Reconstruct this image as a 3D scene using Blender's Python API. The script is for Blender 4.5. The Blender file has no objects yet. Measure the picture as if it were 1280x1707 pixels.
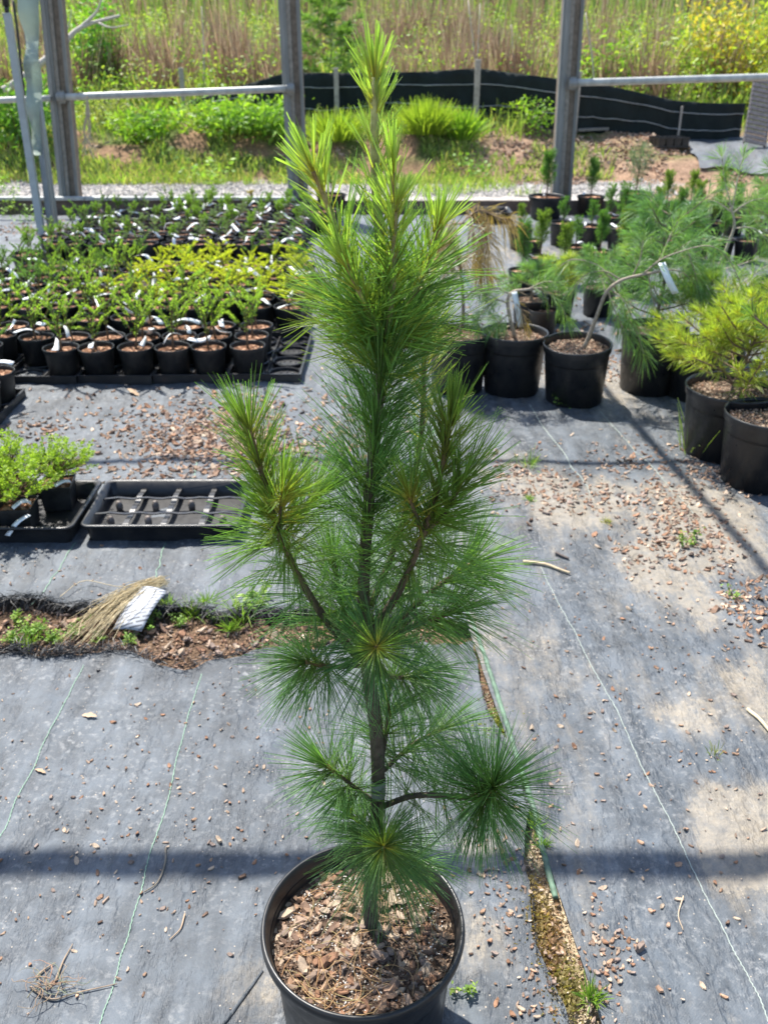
import bpy, math, random
import numpy as np
from mathutils import Vector, Matrix

random.seed(7)
RNG = np.random.default_rng(11)
R = math.radians
S = bpy.context.scene
COL = S.collection

# ------------------------------------------------------------------ camera
CAM_H, PITCH, FPX = 1.6, R(27.5), 1500.0
cd = bpy.data.cameras.new('camera')
cam = bpy.data.objects.new('camera', cd)
COL.objects.link(cam)
cam.location = (0, 0, CAM_H)
cam.rotation_euler = (R(90) - PITCH, 0, 0)
cd.sensor_fit = 'HORIZONTAL'
cd.sensor_width = 36
cd.lens = 36 * FPX / 1280
cd.clip_start = 0.02
cd.clip_end = 600
cd.dof.use_dof = True
cd.dof.focus_distance = 1.28
cd.dof.aperture_fstop = 11.0
S.camera = cam

# ------------------------------------------------------------------ light
SUN_EL, SUN_AZ = R(60), R(-32)          # azimuth measured from +Y, negative = to the left
w = bpy.data.worlds.new('World')
S.world = w
w.use_nodes = True
nt = w.node_tree
bg = nt.nodes['Background']
sky = nt.nodes.new('ShaderNodeTexSky')
sky.sky_type = 'NISHITA'
sky.sun_disc = False
sky.sun_elevation = SUN_EL
sky.sun_rotation = SUN_AZ
nt.links.new(sky.outputs[0], bg.inputs[0])
bg.inputs[1].default_value = 0.13
sd = bpy.data.lights.new('sun', 'SUN')
sd.energy = 5.0
sd.angle = R(0.55)
sd.color = (1.0, 0.95, 0.87)
sun = bpy.data.objects.new('sun', sd)
COL.objects.link(sun)
sv = Vector((math.sin(SUN_AZ) * math.cos(SUN_EL), math.cos(SUN_AZ) * math.cos(SUN_EL), math.sin(SUN_EL)))
sun.rotation_euler = sv.to_track_quat('Z', 'Y').to_euler()
sun.location = sv * 30
S.view_settings.view_transform = 'Standard'
S.view_settings.look = 'None'
S.view_settings.exposure = 1.0
S.view_settings.gamma = 1.0
S.cycles.max_bounces = 6
S.cycles.diffuse_bounces = 3
S.cycles.glossy_bounces = 2
S.cycles.transmission_bounces = 3
S.cycles.transparent_max_bounces = 4

# ------------------------------------------------------------------ pixel helpers (photograph pixels 1280 x 1707)
def ray(x, y):
    u, v = (x - 640) / FPX, (853.5 - y) / FPX
    return np.array([u, math.cos(PITCH) + v * math.sin(PITCH), -math.sin(PITCH) + v * math.cos(PITCH)])

def atY(x, y, Y):
    d = ray(x, y)
    return np.array([0, 0, CAM_H]) + d * (Y / d[1])

def atZ(x, y, Z=0.0):
    d = ray(x, y)
    return np.array([0, 0, CAM_H]) + d * ((Z - CAM_H) / d[2])

# ------------------------------------------------------------------ object helpers
def tag(o, label=None, cat=None, group=None, kind=None):
    if label: o['label'] = label
    if cat: o['category'] = cat
    if group: o['group'] = group
    if kind: o['kind'] = kind
    return o

def empty(name, loc=(0, 0, 0), rz=0.0):
    o = bpy.data.objects.new(name, None)
    o.empty_display_size = 0.05
    o.location = tuple(float(a) for a in loc)
    o.rotation_euler = (0, 0, rz)
    COL.objects.link(o)
    return o

def inst(name, mesh, parent=None, loc=(0, 0, 0), rot=(0, 0, 0), sc=1.0):
    o = bpy.data.objects.new(name, mesh)
    COL.objects.link(o)
    o.parent = parent
    o.location = tuple(float(a) for a in loc)
    o.rotation_euler = rot
    o.scale = (sc, sc, sc) if not isinstance(sc, (tuple, list)) else sc
    return o

def unit(a):
    a = np.asarray(a, float)
    return a / np.maximum(np.linalg.norm(a, axis=-1, keepdims=True), 1e-9)

class MB:
    """collects geometry, builds one mesh"""
    def __init__(self):
        self.v, self.f, self.c, self.n = [], [], [], 0
    def add(self, V, Fs, col=(0.5, 0.5, 0.5)):
        V = np.asarray(V, float).reshape(-1, 3)
        col = np.asarray(col, float)
        if col.ndim == 1:
            col = np.tile(col, (len(V), 1))
        if not isinstance(Fs, (list, tuple)):
            Fs = [Fs]
        for F in Fs:
            F = np.asarray(F, int)
            if len(F):
                self.f.append(F + self.n)
        self.v.append(V); self.c.append(col); self.n += len(V)
        return self
    def tube(self, pts, rad, sides=6, col=(0.5, 0.5, 0.5), cap=True):
        P = np.asarray(pts, float)
        n = len(P)
        rad = np.full(n, rad, float) if np.isscalar(rad) else np.asarray(rad, float)
        T = unit(np.gradient(P, axis=0))
        up = np.array([0.0, 0, 1]) if abs(T[0][2]) < 0.9 else np.array([1.0, 0, 0])
        A = unit(np.cross(T, up)); B = np.cross(T, A)
        an = np.linspace(0, 2 * np.pi, sides, endpoint=False)
        V = (P[:, None] + rad[:, None, None] * (np.cos(an)[None, :, None] * A[:, None] + np.sin(an)[None, :, None] * B[:, None])).reshape(-1, 3)
        i = np.arange(n - 1)[:, None] * sides; j = np.arange(sides)[None]; k = (j + 1) % sides
        F = np.stack([i + j, i + sides + j, i + sides + k, i + k], -1).reshape(-1, 4)
        Fs = [F]
        if cap:
            V = np.vstack([V, P[0], P[-1]])
            m = n * sides; jj = np.arange(sides)
            Fs.append(np.stack([np.full(sides, m), jj, (jj + 1) % sides], -1))
            Fs.append(np.stack([np.full(sides, m + 1), m - sides + (jj + 1) % sides, m - sides + jj], -1))
        c = np.asarray(col, float)
        if c.ndim == 2 and len(c) == n:
            c = np.repeat(c, sides, 0)
            if cap: c = np.vstack([c, c[0], c[-1]])
        return self.add(V, Fs, c)
    def box(self, lo, hi, col=(0.5, 0.5, 0.5), M=None, bev=0.0):
        lo, hi = np.asarray(lo, float), np.asarray(hi, float)
        if bev > 0:
            # chamfered box: three stacked cross sections, inset at top and bottom
            (a, b, c), (d, e, f) = lo, hi
            def ring(z, i, k):
                return [(a + i, b + k, z), (a + k, b + i, z), (d - k, b + i, z), (d - i, b + k, z), (d - i, e - k, z), (d - k, e - i, z), (a + k, e - i, z), (a + i, e - k, z)]
            V = np.array(ring(c, bev, bev * 1.7) + ring(c + bev, 0, bev) + ring(f - bev, 0, bev) + ring(f, bev, bev * 1.7))
            F = []
            for r in range(3):
                for j in range(8):
                    F.append((r * 8 + j, r * 8 + (j + 1) % 8, r * 8 + 8 + (j + 1) % 8, r * 8 + 8 + j))
            Fs = [np.array(F), np.array([[7, 6, 5, 4, 3, 2, 1, 0]]), np.array([[24, 25, 26, 27, 28, 29, 30, 31]])]
        else:
            V = np.array([[(lo, hi)[i][0], (lo, hi)[j][1], (lo, hi)[k][2]] for i in (0, 1) for j in (0, 1) for k in (0, 1)])
            Fs = [np.array([[0, 1, 3, 2], [4, 6, 7, 5], [0, 4, 5, 1], [2, 3, 7, 6], [0, 2, 6, 4], [1, 5, 7, 3]])]
        if M is not None:
            V = np.array([tuple(M @ Vector(q)) for q in V])
        return self.add(V, Fs, col)
    def lathe(self, prof, seg=24, col=(0.5, 0.5, 0.5), c=(0, 0, 0), rmod=None):
        P = np.asarray(prof, float)
        an = np.linspace(0, 2 * np.pi, seg, endpoint=False)
        rm = np.ones(seg) if rmod is None else rmod(an)
        V = np.stack([P[:, 0:1] * np.cos(an) * rm + c[0], P[:, 0:1] * np.sin(an) * rm + c[1], np.repeat(P[:, 1:2], seg, 1) + c[2]], -1).reshape(-1, 3)
        i = np.arange(len(P) - 1)[:, None] * seg; j = np.arange(seg)[None]; k = (j + 1) % seg
        F = np.stack([i + j, i + k, i + seg + k, i + seg + j], -1).reshape(-1, 4)
        return self.add(V, [F], col)
    def strip(self, pts, side, wid, col=(0.5, 0.5, 0.5), th=0.0):
        """ribbon along pts; side = width direction(s)"""
        P = np.asarray(pts, float); n = len(P)
        s = unit(np.broadcast_to(np.asarray(side, float), P.shape))
        wid = np.full(n, wid, float) if np.isscalar(wid) else np.asarray(wid, float)
        a, b = P - s * wid[:, None] / 2, P + s * wid[:, None] / 2
        i = np.arange(n - 1)
        if th <= 0:
            V = np.vstack([a, b])
            return self.add(V, [np.stack([i, i + 1, i + 1 + n, i + n], -1)], col)
        N = unit(np.cross(np.gradient(P, axis=0), s)) * th / 2
        V = np.vstack([a + N, b + N, b - N, a - N])
        F = [np.stack([i + q * n, i + 1 + q * n, i + 1 + ((q + 1) % 4) * n, i + ((q + 1) % 4) * n], -1) for q in range(4)]
        F.append(np.array([[0, n, 2 * n, 3 * n], [4 * n - 1, 3 * n - 1, 2 * n - 1, n - 1]]))
        return self.add(V, F, col)
    def needles(self, O, D, L, wd, droop, cb, ct, flat=False, var=0.18):
        """many needles; cb/ct base and tip colours"""
        O, D = np.asarray(O, float), unit(D)
        n = len(O)
        if n == 0: return self
        L = np.broadcast_to(np.asarray(L, float), (n,))[:, None]
        dr = np.broadcast_to(np.asarray(droop, float), (n,))[:, None]
        rv = RNG.normal(size=(n, 3)); s = unit(np.cross(D, rv)); b = np.cross(D, s)
        g = np.array([0, 0, -1.0])
        p1 = O + D * L * .55 + g * dr * L * .28
        p2 = O + D * L + g * dr * L
        br = (1 + RNG.normal(size=(n, 1)) * var).clip(.5, 1.6)
        cb = np.broadcast_to(np.asarray(cb, float), (n, 3)) * br
        ct = np.broadcast_to(np.asarray(ct, float), (n, 3)) * br
        cm = cb * .25 + ct * .75
        if flat:
            V = np.stack([O, p1 + s * wd / 2, p1 - s * wd / 2, p2], 1)
            C = np.stack([cb, cm, cm, ct], 1)
            k = np.arange(n)[:, None] * 4
            Fs = [np.vstack([k + np.array([0, 1, 2]), k + np.array([1, 3, 2])])]
        else:
            V = np.stack([O + s * wd * .35, O - s * wd * .35, p1 + s * wd / 2, p1 - s * wd / 2, p2 + s * wd * .22, p2 - s * wd * .22], 1)
            C = np.stack([cb, cb, cm, cm, ct, ct], 1)
            k = np.arange(n)[:, None] * 6
            Fs = [np.vstack([k + np.array([0, 1, 3, 2]), k + np.array([2, 3, 5, 4])])]
        return self.add(V.reshape(-1, 3), Fs, C.reshape(-1, 3))
    def leaves(self, O, N, size, col, asp=.55, var=.2):
        """diamond leaves, folded along the midrib"""
        O = np.asarray(O, float); n = len(O)
        if n == 0: return self
        N = unit(N); rv = RNG.normal(size=(n, 3)); t = unit(np.cross(N, rv)); b = np.cross(N, t)
        s = np.broadcast_to(np.asarray(size, float), (n,))[:, None] * RNG.uniform(.7, 1.3, (n, 1))
        V = np.stack([O, O + t * s * .5 + b * s * asp * .5 + N * s * .06, O + t * s, O + t * s * .5 - b * s * asp * .5 + N * s * .06], 1)
        c = np.broadcast_to(np.asarray(col, float), (n, 3)) * (1 + RNG.normal(size=(n, 1)) * var).clip(.5, 1.6)
        k = np.arange(n)[:, None] * 4
        return self.add(V.reshape(-1, 3), [np.vstack([k + np.array([0, 1, 2]), k + np.array([0, 2, 3])])], np.repeat(c, 4, 0))
    def mesh(self, name, mat, smooth=True):
        V = np.concatenate(self.v); C = np.concatenate(self.c)
        me = bpy.data.meshes.new(name)
        me.vertices.add(len(V)); me.vertices.foreach_set('co', V.astype(np.float32).ravel())
        tot = np.concatenate([np.full(len(F), F.shape[1]) for F in self.f])
        idx = np.concatenate([F.ravel() for F in self.f])
        me.loops.add(len(idx)); me.polygons.add(len(tot))
        me.loops.foreach_set('vertex_index', idx.astype(np.int32))
        me.polygons.foreach_set('loop_start', np.concatenate([[0], np.cumsum(tot)[:-1]]).astype(np.int32))
        me.update(calc_edges=True)
        me.polygons.foreach_set('use_smooth', np.full(len(tot), smooth, dtype=bool))
        a = me.color_attributes.new('Col', 'FLOAT_COLOR', 'POINT')
        a.data.foreach_set('color', np.hstack([C, np.ones((len(C), 1))]).astype(np.float32).ravel())
        me.materials.append(mat)
        me.update()
        return me
    def build(self, name, mat, parent=None, smooth=True, loc=(0, 0, 0)):
        return inst(name, self.mesh(name, mat, smooth), parent, loc)

# ------------------------------------------------------------------ noise for geometry
def vnoise(x, y, seed=0):
    """smooth value noise in [-1,1]"""
    x, y = np.asarray(x, float), np.asarray(y, float)
    xi, yi = np.floor(x).astype(int), np.floor(y).astype(int)
    fx, fy = x - xi, y - yi
    fx, fy = fx * fx * (3 - 2 * fx), fy * fy * (3 - 2 * fy)
    def h(a, b):
        n = (a * 374761393 + b * 668265263 + seed * 1442695041) & 0xffffffff
        n = ((n ^ (n >> 13)) * 1274126177) & 0xffffffff
        return ((n ^ (n >> 16)) & 0xffff) / 32767.5 - 1
    return (h(xi, yi) * (1 - fx) + h(xi + 1, yi) * fx) * (1 - fy) + (h(xi, yi + 1) * (1 - fx) + h(xi + 1, yi + 1) * fx) * fy

def fbm(x, y, seed=0, oct=4):
    return sum(vnoise(x * 2 ** o, y * 2 ** o, seed + o * 17) * .5 ** o for o in range(oct))

# ------------------------------------------------------------------ materials
def new_mat(name):
    m = bpy.data.materials.new(name)
    m.use_nodes = True
    n = m.node_tree
    return m, n, n.nodes['Principled BSDF'], n.nodes['Material Output']

def N(nt, typ, **kw):
    o = nt.nodes.new(typ)
    for k, v in kw.items():
        if k == 'inp':
            for a, b in v.items(): o.inputs[a].default_value = b
        else: setattr(o, k, v)
    return o

def noise(nt, scale, detail=4, rough=.55, vec=None):
    o = N(nt, 'ShaderNodeTexNoise', inp={'Scale': scale, 'Detail': detail, 'Roughness': rough})
    if vec is not None: nt.links.new(vec, o.inputs['Vector'])
    return o

def ramp(nt, src, stops):
    r = nt.nodes.new('ShaderNodeValToRGB')
    e = r.color_ramp.elements
    while len(e) < len(stops): e.new(.5)
    for k, (p, c) in enumerate(stops):
        e[k].position = p
        e[k].color = (c, c, c, 1) if np.isscalar(c) else (*c, 1)
    nt.links.new(src, r.inputs[0])
    return r.outputs[0]

def mix(nt, fac, a, b, mode='MIX'):
    m = N(nt, 'ShaderNodeMix', data_type='RGBA', blend_type=mode)
    for sock, val in ((m.inputs[0], fac), (m.inputs[6], a), (m.inputs[7], b)):
        if isinstance(val, (int, float)): sock.default_value = val
        elif isinstance(val, tuple): sock.default_value = (*val, 1)
        else: nt.links.new(val, sock)
    return m.outputs[2]

def bump(nt, src, strength, dist, bsdf, prev=None):
    b = N(nt, 'ShaderNodeBump', inp={'Strength': strength, 'Distance': dist})
    nt.links.new(src, b.inputs['Height'])
    if prev is not None: nt.links.new(prev, b.inputs['Normal'])
    nt.links.new(b.outputs[0], bsdf.inputs['Normal'])
    return b.outputs[0]

def obco(nt):
    return nt.nodes.new('ShaderNodeTexCoord').outputs['Object']

def col_mat(name, rough=.8, spec=.3, nscale=60, nstr=.35, bscale=200, bstr=.2, bdist=.002):
    """base colour from the object's own colour attribute, varied by noise"""
    m, n, b, _ = new_mat(name)
    a = N(n, 'ShaderNodeAttribute', attribute_name='Col')
    no = noise(n, nscale, 5, .6, obco(n))
    f = ramp(n, no.outputs[0], [(.25, 1 - nstr), (.75, 1 + nstr)])
    n.links.new(mix(n, 1.0, a.outputs[0], f, 'MULTIPLY'), b.inputs['Base Color'])
    b.inputs['Roughness'].default_value = rough
    b.inputs['Specular IOR Level'].default_value = spec
    if bstr: bump(n, noise(n, bscale, 3, .6, obco(n)).outputs[0], bstr, bdist, b)
    return m

def leaf_mat(name, trans=.4, rough=.45, spec=.4, tint=(1.25, 1.35, .5)):
    m, n, b, out = new_mat(name)
    a = N(n, 'ShaderNodeAttribute', attribute_name='Col')
    n.links.new(a.outputs[0], b.inputs['Base Color'])
    b.inputs['Roughness'].default_value = rough
    b.inputs['Specular IOR Level'].default_value = spec
    t = N(n, 'ShaderNodeBsdfTranslucent')
    tc = mix(n, 1.0, a.outputs[0], tint, 'MULTIPLY')
    n.links.new(tc, t.inputs[0])
    ms = N(n, 'ShaderNodeMixShader', inp={0: trans})
    n.links.new(b.outputs[0], ms.inputs[1]); n.links.new(t.outputs[0], ms.inputs[2])
    n.links.new(ms.outputs[0], out.inputs[0])
    return m

M_NEEDLE = leaf_mat('pine_needle', .48, .45, .5)
M_LEAF = leaf_mat('leaf', .45, .5, .35)
M_GRASS = leaf_mat('grass_blade', .42, .5, .3)
M_DRY = leaf_mat('dry_grass_blade', .35, .6, .2, (1.1, 1.0, .85))
M_BARK = col_mat('bark', .85, .2, 90, .45, 260, .5, .003)
M_CHIP = col_mat('bark_chip', .88, .2, 70, .5, 220, .5, .002)
M_WOOD = col_mat('weathered_wood', .85, .2, 25, .35, 120, .4, .003)
M_TAG = col_mat('plastic_tag', .4, .4, 20, .06, 50, 0)
M_STRAW = col_mat('straw', .75, .3, 30, .25, 50, 0)

def plastic_mat(name, col, dust=.18, rough=.42):
    m, n, b, _ = new_mat(name)
    oc = obco(n)
    no = noise(n, 9, 6, .65, oc); f = ramp(n, no.outputs[0], [(.42, 0.0), (.8, dust)])
    n.links.new(mix(n, f, col, (.22, .2, .17)), b.inputs['Base Color'])
    n2 = noise(n, 35, 4, .6, oc)
    n.links.new(ramp(n, n2.outputs[0], [(.3, rough - .08), (.8, rough + .2)]), b.inputs['Roughness'])
    b.inputs['Specular IOR Level'].default_value = .45
    bump(n, noise(n, 60, 2, .5, oc).outputs[0], .08, .002, b)
    return m
M_POT = plastic_mat('black_nursery_plastic', (.012, .013, .015))
M_POTBIG = plastic_mat('black_pot_plastic', (.011, .012, .014), .12, .34)
M_TRAYFLOOR = plastic_mat('black_tray_floor', (.006, .006, .007), .02, .6)
M_TRAY = plastic_mat('black_tray_plastic', (.012, .013, .016), .12, .36)

def soil_mat(name, c1, c2, c3, sc):
    m, n, b, _ = new_mat(name)
    oc = obco(n)
    v = N(n, 'ShaderNodeTexVoronoi', inp={'Scale': sc, 'Randomness': 1.0}); n.links.new(oc, v.inputs['Vector'])
    no = noise(n, sc * .7, 6, .7, oc)
    c = mix(n, ramp(n, no.outputs[0], [(.3, 0.0), (.7, 1.0)]), c1, c2)
    sep = N(n, 'ShaderNodeSeparateColor'); n.links.new(v.outputs['Color'], sep.inputs[0])
    c = mix(n, ramp(n, sep.outputs[0], [(.72, 0.0), (.8, 1.0)]), c, c3)
    n.links.new(c, b.inputs['Base Color'])
    b.inputs['Roughness'].default_value = .95; b.inputs['Specular IOR Level'].default_value = .15
    p = bump(n, v.outputs['Distance'], .7, .006, b)
    bump(n, no.outputs[0], .6, .006, b, p)
    return m
M_POTSOIL = soil_mat('potting_bark_soil', (.06, .03, .017), (.2, .1, .058), (.42, .25, .16), 75)
M_MULCH = soil_mat('pine_bark_soil', (.05, .032, .023), (.16, .11, .08), (.36, .28, .21), 120)

def fabric_mat(name, dust_lo, dust_hi, sand):
    m, n, b, _ = new_mat(name)
    oc = obco(n)
    # fine woven tape: warp and weft ribs
    mp = N(n, 'ShaderNodeMapping'); n.links.new(oc, mp.inputs[0])
    w1 = N(n, 'ShaderNodeTexWave', wave_type='BANDS', bands_direction='X', inp={'Scale': 120.0, 'Distortion': .6, 'Detail': 1.0})
    w2 = N(n, 'ShaderNodeTexWave', wave_type='BANDS', bands_direction='Y', inp={'Scale': 150.0, 'Distortion': .6, 'Detail': 1.0})
    n.links.new(oc, w1.inputs[0]); n.links.new(oc, w2.inputs[0])
    weave = mix(n, .5, w1.outputs[0], w2.outputs[0])
    mpc = N(n, 'ShaderNodeMapping', inp={'Scale': (1.5, .7, 1), 'Rotation': (0, 0, .35)}); n.links.new(oc, mpc.inputs[0])
    mpc2 = N(n, 'ShaderNodeMapping', inp={'Scale': (1, 1.3, 1), 'Rotation': (0, 0, 1.1)}); n.links.new(oc, mpc2.inputs[0])
    big = noise(n, 2.2, 8, .68, oc)
    mid = noise(n, 14, 8, .72, oc)
    mpst = N(n, 'ShaderNodeMapping', inp={'Scale': (9, 1.1, 1)}); n.links.new(oc, mpst.inputs[0])
    streak = noise(n, 1.6, 7, .7, mpst.outputs[0])
    d1 = mix(n, .5, big.outputs[0], mid.outputs[0])
    d1 = mix(n, .35, d1, streak.outputs[0])
    f = ramp(n, d1, [(.42, dust_lo), (.58, dust_hi)])
    base = mix(n, f, (.024, .030, .037), (.12, .141, .163))
    fl = noise(n, 55, 5, .7, oc); fl2 = noise(n, 4, 4, .6, oc)
    fm = mix(n, 1.0, ramp(n, fl.outputs[0], [(.52, 0.0), (.66, .75)]), ramp(n, fl2.outputs[0], [(.4, .1), (.65, 1.0)]), 'MULTIPLY')
    base = mix(n, fm, base, (.26, .265, .265))
    cr = noise(n, 5.5, 5, .62, mpc.outputs[0])
    crease = ramp(n, cr.outputs[0], [(.455, 0.0), (.5, 1.0), (.545, 0.0)])
    cr2 = noise(n, 17, 4, .6, mpc2.outputs[0])
    crease2 = ramp(n, cr2.outputs[0], [(.44, 0.0), (.5, 1.0), (.56, 0.0)])
    base = mix(n, mix(n, .22, (0.0, 0.0, 0.0), crease), base, (.016, .018, .023))  # wrinkle shading painted in: base colour darkened along the crease lines
    # speckle of tiny grit
    v = N(n, 'ShaderNodeTexVoronoi', inp={'Scale': 95.0}); n.links.new(oc, v.inputs['Vector'])
    sep = N(n, 'ShaderNodeSeparateColor'); n.links.new(v.outputs['Color'], sep.inputs[0])
    near = ramp(n, v.outputs['Distance'], [(.12, 1.0), (.2, 0.0)])
    pick = ramp(n, sep.outputs[0], [(.86, 0.0), (.88, 1.0)])
    g = mix(n, 1.0, near, pick, 'MULTIPLY')
    base = mix(n, g, base, (.36, .31, .25))
    # sand washed over it
    a = N(n, 'ShaderNodeAttribute', attribute_name='Col')
    sep2 = N(n, 'ShaderNodeSeparateColor'); n.links.new(a.outputs[0], sep2.inputs[0])
    sn0 = noise(n, 9, 10, .85, oc); sn1 = noise(n, 2.2, 8, .8, mpst.outputs[0])
    snm = N(n, 'ShaderNodeMath', operation='MULTIPLY_ADD', inp={1: 1.7, 2: -.35}); n.links.new(mix(n, .5, sn0.outputs[0], sn1.outputs[0]), snm.inputs[0]); sn = snm
    add = N(n, 'ShaderNodeMath', operation='ADD'); n.links.new(sep2.outputs[0], add.inputs[0]); n.links.new(sn.outputs[0], add.inputs[1])
    sfa = ramp(n, add.outputs[0], [(.78, 0.0), (1.0, .34), (1.0, .34), (1.4, sand)])
    gr = noise(n, 45, 6, .75, oc)
    sf = mix(n, 1.0, sfa, ramp(n, gr.outputs[0], [(.3, .35), (.62, 1.0)]), 'MULTIPLY')
    base = mix(n, sf, base, (.36, .30, .215))
    n.links.new(base, b.inputs['Base Color'])
    rr = ramp(n, mid.outputs[0], [(.3, .42), (.75, .68)])
    n.links.new(rr, b.inputs['Roughness'])
    b.inputs['Specular IOR Level'].default_value = .5
    p = bump(n, weave, .4, .0015, b)
    p = bump(n, crease, .36, .005, b, p)
    p = bump(n, crease2, .2, .003, b, p)
    p = bump(n, noise(n, 30, 6, .65, oc).outputs[0], .35, .006, b, p)
    return m
M_FABRIC = fabric_mat('woven_weed_fabric', .05, .85, .62)

def ground_mat():
    m, n, b, _ = new_mat('ground_surface')
    oc = obco(n)
    a = N(n, 'ShaderNodeAttribute', attribute_name='Col')
    v = N(n, 'ShaderNodeTexVoronoi', inp={'Scale': 85.0}); n.links.new(oc, v.inputs['Vector'])
    no = noise(n, 5, 10, .7, oc)
    c = mix(n, 1.0, a.outputs[0], ramp(n, no.outputs[0], [(.25, .55), (.75, 1.4)]), 'MULTIPLY')
    sep = N(n, 'ShaderNodeSeparateColor'); n.links.new(v.outputs['Color'], sep.inputs[0])
    c = mix(n, 1.0, c, ramp(n, sep.outputs[0], [(.1, .7), (.9, 1.35)]), 'MULTIPLY')
    n.links.new(c, b.inputs['Base Color'])
    b.inputs['Roughness'].default_value = .95; b.inputs['Specular IOR Level'].default_value = .15
    p = bump(n, v.outputs['Distance'], .6, .02, b)
    bump(n, no.outputs[0], .6, .03, b, p)
    return m
M_GROUND = ground_mat()

def steel_mat(name, col, metal=.75, rough=.42):
    m, n, b, _ = new_mat(name)
    oc = obco(n)
    mp = N(n, 'ShaderNodeMapping', inp={'Scale': (1, 1, .25)}); n.links.new(oc, mp.inputs[0])
    no = noise(n, 14, 7, .65, mp.outputs[0])
    c = mix(n, ramp(n, no.outputs[0], [(.3, 0.0), (.7, 1.0)]), tuple(x * .6 for x in col), col)
    r = noise(n, 4, 8, .75, oc)
    c = mix(n, ramp(n, r.outputs[0], [(.62, 0.0), (.75, .6)]), c, (.12, .06, .035))
    n.links.new(c, b.inputs['Base Color'])
    b.inputs['Metallic'].default_value = metal
    n.links.new(ramp(n, no.outputs[0], [(.2, rough), (.8, rough + .25)]), b.inputs['Roughness'])
    return m
M_STEEL = steel_mat('galvanised_steel', (.3, .31, .3), .4, .5)
M_PIPE = steel_mat('painted_steel_pipe', (.5, .52, .5), .2, .45)

def flat_mat(name, col, rough=.6, nstr=.2, sc=20, trans=0):
    m, n, b, out = new_mat(name)
    no = noise(n, sc, 6, .65, obco(n))
    n.links.new(mix(n, ramp(n, no.outputs[0], [(.3, 0.0), (.7, 1.0)]), tuple(c * (1 - nstr) for c in col), tuple(min(1, c * (1 + nstr)) for c in col)), b.inputs['Base Color'])
    b.inputs['Roughness'].default_value = rough
    if trans:
        t = N(n, 'ShaderNodeBsdfTranslucent', inp={0: (*col, 1)})
        ms = N(n, 'ShaderNodeMixShader', inp={0: trans})
        n.links.new(b.outputs[0], ms.inputs[1]); n.links.new(t.outputs[0], ms.inputs[2]); n.links.new(ms.outputs[0], out.inputs[0])
    return m
M_SILT = flat_mat('silt_fence_fabric', (.006, .013, .013), .9, .35, 8, .04)
M_STITCH = flat_mat('green_stitch_thread', (.17, .28, .2), .7, .3, 200)
M_STITCHW = flat_mat('pale_stitch_thread', (.27, .31, .28), .7, .3, 200)
M_HOSE = flat_mat('faded_green_hose', (.09, .15, .10), .7, .6, 30)
M_BLACK = flat_mat('black_rubber', (.015, .016, .018), .5, .3, 20)
M_POLY = flat_mat('polythene_film', (.42, .5, .45), .35, .1, 10, .45)
M_PVC = flat_mat('grey_white_pvc', (.34, .36, .34), .45, .1, 12)

# ================================================================== TERRAIN AND SETTING
def terrain(x, y):
    x, y = np.asarray(x, float), np.asarray(y, float)
    def ss(a, b, t):
        t = ((t - a) / (b - a)).clip(0, 1); return t * t * (3 - 2 * t)
    right = ss(1.0, 4.0, x)
    bank = .52 * ss(12.5, 14.2, y) * (1 - right * .55) + .25 * ss(13.5, 16.5, y) * right
    hill = np.where(y > 15.5, (y - 15.5) * .085, 0) * (1 - .0 * right)
    lump = fbm(x * .8, y * .8, 3) * .09 * ss(12.2, 13.2, y) + fbm(x * 3, y * 3, 9) * .035 * ss(12.2, 13.0, y)
    return -0.012 + bank + hill + lump + fbm(x * 7, y * 7, 21, 3) * .004

def build_ground():
    xs = np.unique(np.concatenate([np.linspace(-140, -14, 30), np.linspace(-14, -3, 60), np.linspace(-3, 4, 130), np.linspace(4, 14, 60), np.linspace(14, 140, 30)]))
    ys = np.unique(np.concatenate([np.linspace(-30, 0, 12), np.linspace(0, 3, 90), np.linspace(3, 10, 60), np.linspace(10, 18, 110), np.linspace(18, 50, 60), np.linspace(50, 260, 30)]))
    X, Y = np.meshgrid(xs, ys)
    Z = terrain(X, Y)
    n1, n2 = fbm(X * 1.1, Y * 1.1, 40), fbm(X * 2.6, Y * 2.6, 50)
    dirt = np.array([.25, .155, .095]); gravel = np.array([.42, .39, .36]); green = np.array([.10, .13, .035]); soil = np.array([.13, .085, .055]); sand = np.array([.42, .335, .225]); bark = np.array([.33, .22, .15])
    C = np.zeros(X.shape + (3,)); C[:] = sand
    def lay(mask, c): C[:] = C * (1 - mask[..., None]) + np.asarray(c) * mask[..., None]
    sm = lambda a, b, t: ((t - a) / (b - a)).clip(0, 1)
    lay(((Y > 1.9) & (Y < 2.7) & (X < .5)).astype(float), soil)
    lay(sm(9.6, 9.9, Y), bark)
    lay(sm(10.0, 10.2, Y + n2 * .1) * (X < 3.4 + n1), gravel)
    lay(sm(12.3, 12.7, Y + n1 * .4), dirt)
    lay(sm(12.4, 12.9, Y + n1 * .8) * sm(-.1, .35, n2 + .15) * (X < .9), green)
    lay(sm(12.4, 12.9, Y) * (X > 1.2) * .8, bark)
    lay(sm(14.0, 15.0, Y + n1), green)
    mb = MB()
    nx = len(xs); i = np.arange(len(ys) - 1)[:, None] * nx; j = np.arange(nx - 1)[None]
    F = np.stack([i + j, i + j + 1, i + nx + j + 1, i + nx + j], -1).reshape(-1, 4)
    mb.add(np.stack([X, Y, Z], -1).reshape(-1, 3), F, C.reshape(-1, 3))
    tag(mb.build('ground', M_GROUND), kind='structure')
build_ground()

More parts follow.
